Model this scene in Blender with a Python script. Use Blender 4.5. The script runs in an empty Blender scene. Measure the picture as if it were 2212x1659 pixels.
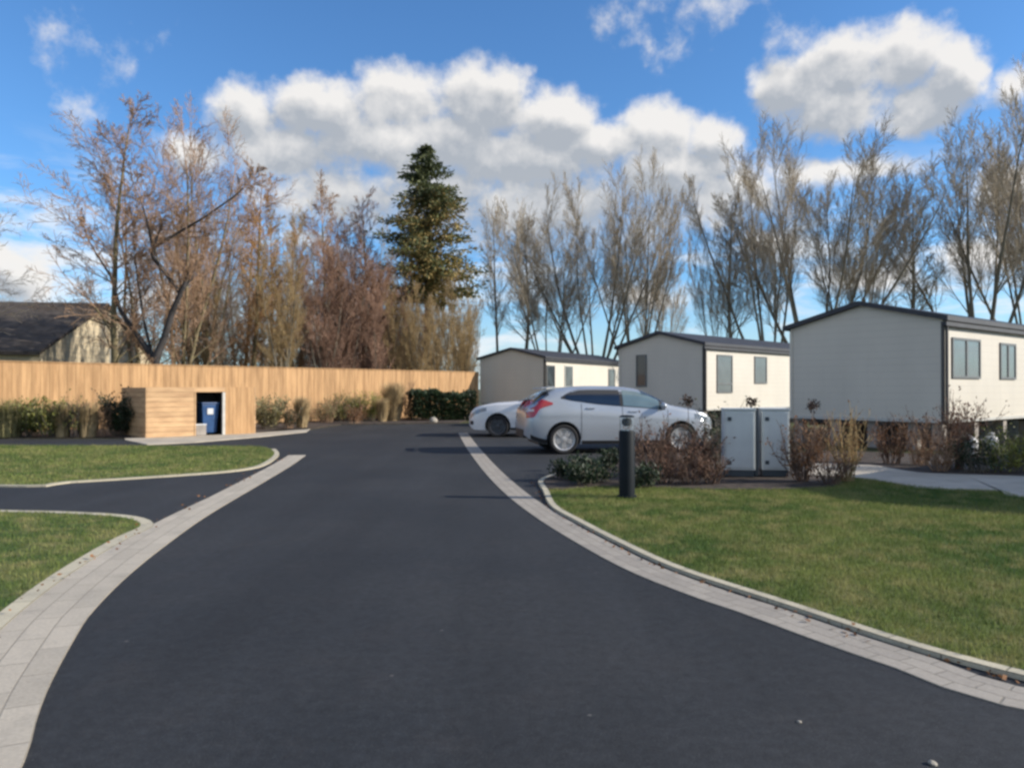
import bpy, bmesh, math, random
import numpy as np
from mathutils import Vector, Matrix

S = bpy.context.scene
COL = S.collection
R = math.radians

# ------------------------------------------------------------------ camera
EYE = 1.42            # eye height in metres
FOC = 1660.0          # focal length in pixels of a 2212 px wide picture
CX, HY = 1106.0, 840.0
cam_d = bpy.data.cameras.new('camera')
cam_d.sensor_width = 36.0
cam_d.lens = 36.0 * FOC / 2212.0
cam_d.clip_start = 0.05
cam_d.clip_end = 4000
cam = bpy.data.objects.new('camera', cam_d)
cam.location = (0, 0, EYE)
cam.rotation_euler = (R(90 + 0.36), 0, 0)
COL.objects.link(cam)
S.camera = cam
S.cycles.filter_width = 2.8
S.cycles.max_bounces = 6
S.cycles.transparent_max_bounces = 8

S.view_settings.view_transform = 'Standard'
S.view_settings.look = 'None'
S.view_settings.exposure = 0.36
S.view_settings.gamma = 1.0

# ------------------------------------------------------------------ sun and sky
SUN_EL = R(25)
SUN_AZ = R(97)        # from +Y towards +X
SKY_STRENGTH = 0.10
sd = bpy.data.lights.new('sun', 'SUN')
sd.energy = 4.6
sd.angle = R(0.53)
sd.color = (1.0, 0.92, 0.81)
sun = bpy.data.objects.new('sun', sd)
to_sun = Vector((math.sin(SUN_AZ) * math.cos(SUN_EL), math.cos(SUN_AZ) * math.cos(SUN_EL), math.sin(SUN_EL)))
sun.rotation_euler = to_sun.to_track_quat('Z', 'Y').to_euler()
sun.location = (30, -5, 30)
COL.objects.link(sun)

W = bpy.data.worlds.new('World')
S.world = W
W.use_nodes = True
W.cycles.sampling_method = 'MANUAL'
W.cycles.sample_map_resolution = 512
NT = W.node_tree
for n in list(NT.nodes):
    NT.nodes.remove(n)


class NB:
    """small helper that writes node trees as expressions"""
    def __init__(self, nt):
        self.nt = nt

    def node(self, kind, **kw):
        n = self.nt.nodes.new(kind)
        for k, v in kw.items():
            setattr(n, k, v)
        return n

    def put(self, sock, v):
        if hasattr(v, 'is_output'):
            self.nt.links.new(v, sock)
        else:
            sock.default_value = v

    def m(self, op, a, b=None, c=None, clamp=False):
        n = self.node('ShaderNodeMath', operation=op)
        n.use_clamp = clamp
        self.put(n.inputs[0], a)
        if b is not None:
            self.put(n.inputs[1], b)
        if c is not None:
            self.put(n.inputs[2], c)
        return n.outputs[0]

    def v(self, op, a, b=None):
        n = self.node('ShaderNodeVectorMath', operation=op)
        self.put(n.inputs[0], a)
        if b is not None:
            self.put(n.inputs[1], b)
        return n.outputs['Value'] if op in ('LENGTH', 'DOT_PRODUCT', 'DISTANCE') else n.outputs[0]

    def smooth(self, x, a, b):
        n = self.node('ShaderNodeMapRange', interpolation_type='SMOOTHSTEP')
        self.put(n.inputs['Value'], x)
        n.inputs['From Min'].default_value = a
        n.inputs['From Max'].default_value = b
        return n.outputs['Result']

    def lin(self, x, a, b, c=0.0, d=1.0):
        n = self.node('ShaderNodeMapRange')
        self.put(n.inputs['Value'], x)
        for k, q in zip(('From Min', 'From Max', 'To Min', 'To Max'), (a, b, c, d)):
            n.inputs[k].default_value = q
        return n.outputs['Result']

    def noise(self, vec, scale, detail=4, rough=0.5, dist=0.0, out='Fac'):
        n = self.node('ShaderNodeTexNoise')
        if vec is not None:
            self.put(n.inputs['Vector'], vec)
        n.inputs['Scale'].default_value = scale
        n.inputs['Detail'].default_value = detail
        n.inputs['Roughness'].default_value = rough
        n.inputs['Distortion'].default_value = dist
        return n.outputs[out]

    def mix(self, f, a, b, blend='MIX'):
        n = self.node('ShaderNodeMix', data_type='RGBA', blend_type=blend)
        n.clamp_factor = True
        self.put(n.inputs[0], f)
        for s, v in ((n.inputs[6], a), (n.inputs[7], b)):
            self.put(s, v if hasattr(v, 'is_output') else tuple(v)[:3] + (1.0,))
        return n.outputs[2]

    def comb(self, x, y, z):
        n = self.node('ShaderNodeCombineXYZ')
        for s, v in zip(n.inputs, (x, y, z)):
            self.put(s, v)
        return n.outputs[0]


def sky_dir(px, py):
    az = math.atan((px - CX) / FOC)
    return az, math.atan((HY - py) / FOC * math.cos(az))

# cumulus masses: centre and half axes (in the photograph's own pixels), thickness
CLOUDS = [
    (540, 255, 110, 85, 1), (690, 240, 140, 82, 1), (860, 220, 125, 92, 1), (1050, 220, 130, 98, 1),
    (1200, 265, 120, 80, 1), (1420, 285, 120, 76, 1), (1540, 310, 80, 65, 1), (1300, 310, 130, 60, 1),
    (900, 310, 300, 75, 1), (620, 330, 160, 70, 1), (1120, 350, 260, 75, 1), (1450, 370, 200, 66, 1),
    (720, 415, 250, 100, .6), (1180, 450, 370, 125, .62), (1560, 420, 200, 95, .65), (960, 405, 320, 105, .6),
    (1705, 195, 105, 82, .9), (1820, 145, 130, 100, 1), (1960, 118, 120, 88, 1), (2065, 160, 90, 84, 1),
    (2000, 240, 130, 70, 1), (1800, 230, 160, 76, 1), (1690, 80, 60, 36, .25),
    (190, 90, 110, 56, .14), (165, 235, 62, 56, .35), (1430, 92, 65, 38, .12), (1530, 14, 130, 32, .2),
    (1335, 34, 50, 32, .12), (2190, 175, 66, 56, .6), (2190, 400, 120, 70, .8), (1800, 372, 250, 34, .7),
    (30, 590, 120, 78, .9), (-60, 660, 170, 60, .9), (1400, 640, 120, 40, .55), (1900, 600, 160, 46, .6),
    (2130, 560, 140, 70, .7), (1680, 520, 120, 40, .5), (420, 330, 110, 60, .6), (380, 640, 150, 50, .6),
    (2700, 300, 260, 150, 1), (3000, 420, 300, 120, 1), (-500, 330, 260, 120, 1), (-900, 480, 300, 120, 1),
]
fg = bpy.data.node_groups.new('cloud_field', 'ShaderNodeTree')
fg.interface.new_socket('P', in_out='INPUT', socket_type='NodeSocketVector')
fg.interface.new_socket('F', in_out='OUTPUT', socket_type='NodeSocketFloat')
fg.interface.new_socket('S', in_out='OUTPUT', socket_type='NodeSocketFloat')
fb = NB(fg)
gi = fb.node('NodeGroupInput')
go = fb.node('NodeGroupOutput')
P = gi.outputs[0]
warp = fb.v('SUBTRACT', fb.noise(P, 22, 5, .55, out='Color'), (.5, .5, .5))
warp = fb.v('MULTIPLY', warp, (.045, .028, 0))
Pw = fb.v('ADD', P, warp)
F = None
for x, y, rx, ry, w in CLOUDS:
    az, el = sky_dir(x, y)
    ca = math.cos(az)
    sx, sy = FOC / (rx * ca * ca), FOC / (ry * ca)
    d = fb.v('LENGTH', fb.v('MULTIPLY', fb.v('SUBTRACT', Pw, (az, el, 0)), (sx, sy, 0)))
    f = fb.m('MULTIPLY_ADD', d, -w, w)
    F = f if F is None else fb.m('SMOOTH_MAX', F, f, .22)
vo = fb.node('ShaderNodeTexVoronoi', feature='SMOOTH_F1')
fb.put(vo.inputs['Vector'], Pw)
vo.inputs['Scale'].default_value = 26
vo.inputs['Detail'].default_value = 2.0
vo.inputs['Roughness'].default_value = .45
vo.inputs['Smoothness'].default_value = .6
puff = fb.m('MULTIPLY_ADD', vo.outputs['Distance'], -.5, .18)
fine = fb.m('MULTIPLY_ADD', fb.noise(P, 30, 8, .66), 1.25, -.62)
F = fb.m('MULTIPLY_ADD', F, 1.7, .13)
fg.links.new(fb.m('ADD', F, fb.m('MULTIPLY_ADD', fb.noise(P, 10, 4, .6), 1.1, -.55)), go.inputs[1])
F = fb.m('ADD', fb.m('ADD', F, puff), fine)
fg.links.new(F, go.inputs[0])

wb = NB(NT)
tc = wb.node('ShaderNodeTexCoord')
sep = wb.node('ShaderNodeSeparateXYZ')
NT.links.new(wb.v('NORMALIZE', tc.outputs['Generated']), sep.inputs[0])
dx, dy, dz = sep.outputs
azn = wb.m('ARCTAN2', dx, dy)
eln = wb.m('ARCSINE', dz)
P0 = wb.comb(azn, eln, 0.0)


def field(p):
    n = wb.node('ShaderNodeGroup')
    n.node_tree = fg
    wb.put(n.inputs[0], p)
    return n.outputs

F0 = field(P0)[0]
F1, S1 = field(wb.v('ADD', P0, (0.006, 0.014, 0)))[:2]
S1 = field(wb.v('ADD', P0, (0.012, 0.030, 0)))[1]
dens = wb.smooth(F0, -.16, 0.72)
above = wb.smooth(S1, -.05, .85)
mott = wb.smooth(wb.noise(P0, 7.5, 5, .55), .42, .66)
relief = wb.m('MULTIPLY', wb.m('SUBTRACT', F1, F0), .55)
shade = wb.m('ADD', wb.m('MULTIPLY', above, wb.lin(mott, 0, 1, .95, .42)), relief, clamp=True)
CLOUD_LIT = (7.2, 7.0, 6.75)
CLOUD_SHADE = (3.5, 3.75, 4.1)
ccol = wb.mix(shade, CLOUD_LIT, CLOUD_SHADE)
# thin streaks of cloud low over the horizon
Pl = wb.comb(wb.m('MULTIPLY', azn, 5.0), wb.m('MULTIPLY', eln, 17.0), 3.7)
low = wb.smooth(wb.noise(Pl, 1.5, 6, .6, .4), .47, .68)
lowmask = wb.m('MULTIPLY', wb.smooth(eln, .30, .16), wb.smooth(eln, -.02, .03))
haze_low = wb.m('MULTIPLY', wb.smooth(eln, .17, -.02), .42)
lowd = wb.m('MULTIPLY', wb.m('MULTIPLY', low, lowmask), .82)
sky = wb.node('ShaderNodeTexSky', sky_type='NISHITA')
sky.sun_disc = False
sky.sun_elevation = SUN_EL
sky.sun_rotation = SUN_AZ
sky.air_density = 1.0
sky.dust_density = 0.3
sky.ozone_density = 2.5
SKY_TINT = (0.72, 1.12, 1.48)
skyc = wb.mix(1.0, sky.outputs[0], SKY_TINT, 'MULTIPLY')
skyc = wb.mix(haze_low, skyc, (5.6, 6.1, 6.6))
c1 = wb.mix(lowd, skyc, (7.0, 7.3, 7.6))
# unseen broken cumulus overhead and behind the viewer, added to whiten the ambient light
rest = wb.smooth(wb.noise(wb.v('NORMALIZE', tc.outputs['Generated']), 2.6, 6, .58, .3), .46, .60)
away = wb.m('MAXIMUM', wb.smooth(eln, .62, .85), wb.smooth(dy, .35, .0))
rest = wb.m('MULTIPLY', wb.m('MULTIPLY', rest, away), wb.smooth(eln, -.02, .1))
c1 = wb.mix(wb.m('MULTIPLY', rest, .9), c1, (6.6, 6.3, 5.9))
c2 = wb.mix(wb.m('MULTIPLY', dens, .96), c1, ccol)
bg = wb.node('ShaderNodeBackground')
wb.put(bg.inputs['Color'], c2)
bg.inputs['Strength'].default_value = SKY_STRENGTH
wo = wb.node('ShaderNodeOutputWorld')
NT.links.new(bg.outputs[0], wo.inputs['Surface'])

# ------------------------------------------------------------------ helpers


def g(px, py, z=0.0):
    """ground point seen at a pixel of the 2212 px wide photograph"""
    Y = (EYE - z) * FOC / (py - HY)
    return ((px - CX) / FOC * Y, Y)


def xa(px, Y):
    return (px - CX) / FOC * Y


def za(py, Y):
    return EYE + (HY - py) / FOC * Y


def tag(o, label=None, cat=None, group=None, kind=None):
    if label:
        o['label'] = label
    if cat:
        o['category'] = cat
    if group:
        o['group'] = group
    if kind:
        o['kind'] = kind
    return o


def thing(name, label, cat, loc=(0, 0, 0), rz=0.0, group=None):
    o = bpy.data.objects.new(name, None)
    o.empty_display_size = .2
    o.location = loc
    o.rotation_euler = (0, 0, rz)
    COL.objects.link(o)
    return tag(o, label, cat, group)


def link(name, me, mat, parent=None):
    o = bpy.data.objects.new(name, me)
    if mat is not None:
        me.materials.append(mat)
    COL.objects.link(o)
    if parent is not None:
        o.parent = parent
    return o


def np_mesh(name, verts, faces, smooth=False):
    """verts (n,3); faces (m,k) all with k corners"""
    me = bpy.data.meshes.new(name)
    v = np.asarray(verts, dtype=np.float32)
    f = np.asarray(faces, dtype=np.int32)
    m, k = f.shape
    me.vertices.add(len(v))
    me.vertices.foreach_set('co', v.ravel())
    me.loops.add(m * k)
    me.loops.foreach_set('vertex_index', f.ravel())
    me.polygons.add(m)
    me.polygons.foreach_set('loop_start', np.arange(0, m * k, k, dtype=np.int32))
    me.polygons.foreach_set('loop_total', np.full(m, k, dtype=np.int32))
    if smooth:
        me.polygons.foreach_set('use_smooth', np.ones(m, dtype=bool))
    me.update(calc_edges=True)
    me.validate()
    return me


class MB:
    def __init__(self):
        self.v, self.f = [], []

    def add(self, vs, fs):
        k = len(self.v)
        self.v += [tuple(p) for p in vs]
        self.f += [tuple(i + k for i in f) for f in fs]
        return self

    def box(self, x0, x1, y0, y1, z0, z1, M=None):
        vs = [(x, y, z) for z in (z0, z1) for y in (y0, y1) for x in (x0, x1)]
        if M is not None:
            vs = [tuple(M @ Vector(p)) for p in vs]
        return self.add(vs, [(0, 2, 3, 1), (4, 5, 7, 6), (0, 1, 5, 4), (1, 3, 7, 5), (3, 2, 6, 7), (2, 0, 4, 6)])

    def lathe(self, prof, n=24, axis='Z', cap=True, loc=(0, 0, 0)):
        """prof: list of (r, h) along the axis"""
        vs = []
        for r, h in prof:
            for i in range(n):
                a = 2 * math.pi * i / n
                c, s = r * math.cos(a), r * math.sin(a)
                p = (c, s, h) if axis == 'Z' else ((c, h, s) if axis == 'Y' else (h, c, s))
                vs.append((p[0] + loc[0], p[1] + loc[1], p[2] + loc[2]))
        fs = []
        for j in range(len(prof) - 1):
            for i in range(n):
                a, b = j * n + i, j * n + (i + 1) % n
                fs.append((a, b, b + n, a + n))
        if cap:
            fs.append(tuple(range(n))[::-1])
            fs.append(tuple((len(prof) - 1) * n + i for i in range(n)))
        return self.add(vs, fs)

    def prism(self, pts, a, b, axis='Y'):
        """polygon pts (u,w) extruded from a to b along axis; u,w are the other two"""
        def mk(u, w, h):
            return (u, h, w) if axis == 'Y' else ((h, u, w) if axis == 'X' else (u, w, h))
        n = len(pts)
        vs = [mk(u, w, a) for u, w in pts] + [mk(u, w, b) for u, w in pts]
        fs = [tuple(range(n)), tuple(range(2 * n - 1, n - 1, -1))]
        fs += [(i, i + n, (i + 1) % n + n, (i + 1) % n) for i in range(n)]
        return self.add(vs, fs)

    def build(self, name, mat, parent=None, smooth=False, bevel=0.0, auto=False):
        me = bpy.data.meshes.new(name)
        me.from_pydata(self.v, [], self.f)
        bm = bmesh.new()
        bm.from_mesh(me)
        bmesh.ops.recalc_face_normals(bm, faces=bm.faces)
        if bevel > 0:
            bmesh.ops.bevel(bm, geom=[e for e in bm.edges], offset=bevel, segments=2, affect='EDGES', profile=.6)
        if smooth or auto:
            for f in bm.faces:
                f.smooth = True
            if auto:
                for e in bm.edges:
                    if len(e.link_faces) == 2 and e.calc_face_angle(0) > R(35):
                        e.smooth = False
        bm.to_mesh(me)
        bm.free()
        return link(name, me, mat, parent)


def dup(root, loc, rz=0.0, scale=None, label=None, group=None, mats=None, cat=None):
    r = root.copy()
    COL.objects.link(r)
    r.location = loc
    r.rotation_euler = (root.rotation_euler[0], root.rotation_euler[1], rz)
    if scale is not None:
        r.scale = scale
    tag(r, label, cat, group)
    for ch in list(root.children):
        c = ch.copy()
        COL.objects.link(c)
        c.parent = r
        if mats and ch.name.split('.')[0] in mats:
            c.material_slots[0].link = 'OBJECT'
            c.material_slots[0].material = mats[ch.name.split('.')[0]]
        for gc in list(ch.children):
            d = gc.copy()
            COL.objects.link(d)
            d.parent = c
    return r


# ------------------------------------------------------------------ materials
def mat_base(name):
    m = bpy.data.materials.new(name)
    m.use_nodes = True
    nt = m.node_tree
    b = nt.nodes['Principled BSDF']
    return m, NB(nt), b


def M(name, col, rough=.7, var=.12, scale=6.0, bump=0.0, bscale=80.0, metallic=0.0, spec=.5, coat=0.0,
      col2=None, island=0.0, stretch=(1, 1, 1), trans=0.0):
    m, nb, b = mat_base(name)
    tcn = nb.node('ShaderNodeTexCoord')
    vec = nb.v('MULTIPLY', tcn.outputs['Object'], stretch)
    n = nb.noise(vec, scale, 5, .6)
    lo = tuple(c * (1 - var) for c in col)
    hi = tuple(min(1, c * (1 + var)) for c in (col2 or col))
    c = nb.mix(nb.smooth(n, .3, .7), lo, hi)
    if island > 0:
        ge = nb.node('ShaderNodeNewGeometry')
        k = nb.lin(ge.outputs['Random Per Island'], 0, 1, 1 - island, 1 + island)
        c = nb.mix(1.0, c, nb.comb(k, k, k), 'MULTIPLY')
    nb.put(b.inputs['Base Color'], c)
    b.inputs['Roughness'].default_value = rough
    b.inputs['Metallic'].default_value = metallic
    b.inputs['Specular IOR Level'].default_value = spec
    b.inputs['Coat Weight'].default_value = coat
    b.inputs['Coat Roughness'].default_value = .06
    if bump > 0:
        bn = nb.node('ShaderNodeBump')
        bn.inputs['Strength'].default_value = bump
        bn.inputs['Distance'].default_value = .01
        nb.put(bn.inputs['Height'], nb.noise(vec, bscale, 4, .6))
        nb.put(b.inputs['Normal'], bn.outputs[0])
    if trans > 0:
        tr = nb.node('ShaderNodeBsdfTranslucent')
        nb.put(tr.inputs['Color'], c)
        mx = nb.node('ShaderNodeMixShader')
        mx.inputs[0].default_value = trans
        nb.nt.links.new(b.outputs[0], mx.inputs[1])
        nb.nt.links.new(tr.outputs[0], mx.inputs[2])
        nb.nt.links.new(mx.outputs[0], nb.nt.nodes['Material Output'].inputs['Surface'])
    return m


def mat_asphalt():
    m, nb, b = mat_base('asphalt')
    tcn = nb.node('ShaderNodeTexCoord')
    o = tcn.outputs['Object']
    big = nb.noise(o, .35, 4, .55)
    mid = nb.noise(o, 2.2, 5, .65)
    chip = nb.noise(o, 240, 2, .7)
    c = nb.mix(nb.smooth(big, .35, .68), (.0168, .0195, .0232), (.0280, .0298, .0325))
    c = nb.mix(nb.m('MULTIPLY', nb.smooth(mid, .5, .75), .35), c, (.037, .034, .034))
    k = nb.lin(nb.noise(o, 14, 5, .75), .25, .75, .58, 1.45)
    c = nb.mix(1.0, c, nb.comb(k, k, k), 'MULTIPLY')
    k = nb.lin(nb.noise(nb.v('MULTIPLY', o, (1.6, .14, 1)), 1.0, 4, .6), .3, .7, .78, 1.22)
    c = nb.mix(1.0, c, nb.comb(k, k, k), 'MULTIPLY')
    c = nb.mix(nb.m('MULTIPLY', nb.smooth(chip, .55, .72), .6), c, (.13, .13, .13))
    vor = nb.node('ShaderNodeTexVoronoi', feature='F1')
    nb.put(vor.inputs['Vector'], o)
    vor.inputs['Scale'].default_value = 3.3
    c = nb.mix(nb.m('MULTIPLY', nb.smooth(vor.outputs['Distance'], .045, .02), .55), c, (.17, .16, .15))
    nb.put(b.inputs['Base Color'], c)
    b.inputs['Roughness'].default_value = .82
    b.inputs['Specular IOR Level'].default_value = .35
    bn = nb.node('ShaderNodeBump')
    bn.inputs['Strength'].default_value = .6
    bn.inputs['Distance'].default_value = .006
    nb.put(bn.inputs['Height'], nb.noise(o, 160, 3, .7))
    nb.put(b.inputs['Normal'], bn.outputs[0])
    return m


def mat_setts(name, bw, bh, a, b2, joint, dirt=.3):
    """paving blocks laid along the UV of a strip; u runs along the strip in metres"""
    m, nb, b = mat_base(name)
    uv = nb.node('ShaderNodeUVMap')
    br = nb.node('ShaderNodeTexBrick')
    nb.put(br.inputs['Vector'], uv.outputs[0])
    br.inputs['Scale'].default_value = 1.0
    br.inputs['Brick Width'].default_value = bw
    br.inputs['Row Height'].default_value = bh
    br.inputs['Mortar Size'].default_value = .0055
    br.inputs['Mortar Smooth'].default_value = .3
    br.inputs['Color1'].default_value = a + (1,)
    br.inputs['Color2'].default_value = b2 + (1,)
    br.inputs['Mortar'].default_value = joint + (1,)
    br.offset = .5
    tcn = nb.node('ShaderNodeTexCoord')
    o = tcn.outputs['Object']
    n = nb.noise(o, 3.0, 5, .65)
    c = nb.mix(nb.m('MULTIPLY', nb.smooth(n, .45, .75), dirt), br.outputs['Color'], (.19, .175, .15))
    n2 = nb.noise(o, 55, 3, .6)
    k = nb.lin(n2, .25, .75, .86, 1.12)
    c = nb.mix(1.0, c, nb.comb(k, k, k), 'MULTIPLY')
    nb.put(b.inputs['Base Color'], c)
    b.inputs['Roughness'].default_value = .85
    bn = nb.node('ShaderNodeBump')
    bn.inputs['Strength'].default_value = .5
    bn.inputs['Distance'].default_value = .01
    h = nb.m('ADD', nb.m('MULTIPLY', br.outputs['Fac'], -1.0), nb.m('MULTIPLY', n2, .3))
    nb.put(bn.inputs['Height'], h)
    nb.put(b.inputs['Normal'], bn.outputs[0])
    return m


def mat_grass(name, a, c_, d, blade=False):
    m, nb, b = mat_base(name)
    tcn = nb.node('ShaderNodeTexCoord')
    o = tcn.outputs['Object']
    n = nb.noise(o, .55, 5, .62)
    n2 = nb.noise(o, 3.2, 5, .65)
    c = nb.mix(nb.smooth(n, .36, .66), a, c_)
    c = nb.mix(nb.m('MULTIPLY', nb.smooth(n2, .42, .68), .85), c, d)
    k = nb.lin(nb.noise(o, 40, 3, .6), .25, .75, .72, 1.25)
    c = nb.mix(1.0, c, nb.comb(k, k, k), 'MULTIPLY')
    if blade:
        ge = nb.node('ShaderNodeNewGeometry')
        k = nb.lin(ge.outputs['Random Per Island'], 0, 1, .7, 1.35)
        c = nb.mix(1.0, c, nb.comb(k, k, k), 'MULTIPLY')
    nb.put(b.inputs['Base Color'], c)
    b.inputs['Roughness'].default_value = .8
    b.inputs['Specular IOR Level'].default_value = .2
    if not blade:
        bn = nb.node('ShaderNodeBump')
        bn.inputs['Strength'].default_value = .9
        bn.inputs['Distance'].default_value = .02
        nb.put(bn.inputs['Height'], nb.noise(o, 60, 4, .7))
        nb.put(b.inputs['Normal'], bn.outputs[0])
    else:
        tr = nb.node('ShaderNodeBsdfTranslucent')
        nb.put(tr.inputs['Color'], c)
        mx = nb.node('ShaderNodeMixShader')
        mx.inputs[0].default_value = .3
        nb.nt.links.new(b.outputs[0], mx.inputs[1])
        nb.nt.links.new(tr.outputs[0], mx.inputs[2])
        nb.nt.links.new(mx.outputs[0], nb.nt.nodes['Material Output'].inputs['Surface'])
    return m


def mat_clad(name, col, pitch=.165):
    """horizontal lap cladding"""
    m, nb, b = mat_base(name)
    tcn = nb.node('ShaderNodeTexCoord')
    o = tcn.outputs['Object']
    sp = nb.node('ShaderNodeSeparateXYZ')
    nb.put(sp.inputs[0], o)
    saw = nb.m('FRACT', nb.m('DIVIDE', sp.outputs[2], pitch))
    n = nb.noise(nb.v('MULTIPLY', o, (1, 1, .5)), .9, 5, .6)
    c = nb.mix(nb.smooth(n, .3, .75), tuple(q * .94 for q in col), tuple(q * 1.04 for q in col))
    streak = nb.noise(nb.v('MULTIPLY', o, (7, 7, .35)), 1.3, 4, .6)
    c = nb.mix(nb.m('MULTIPLY', nb.smooth(streak, .55, .8), .22), c, tuple(q * .72 for q in col))
    seam = nb.smooth(saw, .06, .0)
    c = nb.mix(nb.m('MULTIPLY', seam, .45), c, tuple(q * .5 for q in col))
    nb.put(b.inputs['Base Color'], c)
    b.inputs['Roughness'].default_value = .55
    bn = nb.node('ShaderNodeBump')
    bn.inputs['Strength'].default_value = .7
    bn.inputs['Distance'].default_value = .012
    nb.put(bn.inputs['Height'], saw)
    nb.put(b.inputs['Normal'], bn.outputs[0])
    return m


def mat_stone(name, a, c_):
    m, nb, b = mat_base(name)
    tcn = nb.node('ShaderNodeTexCoord')
    o = tcn.outputs['Object']
    br = nb.node('ShaderNodeTexBrick')
    sp = nb.node('ShaderNodeSeparateXYZ')
    nb.put(sp.inputs[0], o)
    nb.put(br.inputs['Vector'], nb.comb(nb.m('ADD', sp.outputs[0], sp.outputs[1]), sp.outputs[2], 0.0))
    br.inputs['Scale'].default_value = 1
    br.inputs['Brick Width'].default_value = .45
    br.inputs['Row Height'].default_value = .2
    br.inputs['Mortar Size'].default_value = .012
    br.inputs['Color1'].default_value = a + (1,)
    br.inputs['Color2'].default_value = c_ + (1,)
    br.inputs['Mortar'].default_value = (.42, .38, .3, 1)
    n = nb.noise(o, 1.3, 5, .65)
    c = nb.mix(nb.m('MULTIPLY', nb.smooth(n, .4, .75), .45), br.outputs['Color'], (.2, .17, .11))
    nb.put(b.inputs['Base Color'], c)
    b.inputs['Roughness'].default_value = .9
    return m


def mat_glass(name, col, rough=.06):
    m, nb, b = mat_base(name)
    tcn = nb.node('ShaderNodeTexCoord')
    n = nb.noise(tcn.outputs['Object'], 2.5, 3, .5)
    nb.put(b.inputs['Base Color'], nb.mix(n, tuple(q * .7 for q in col), tuple(q * 1.3 for q in col)))
    b.inputs['Roughness'].default_value = rough
    b.inputs['Specular IOR Level'].default_value = .8
    b.inputs['Coat Weight'].default_value = .5
    b.inputs['Coat Roughness'].default_value = .03
    return m


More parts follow.
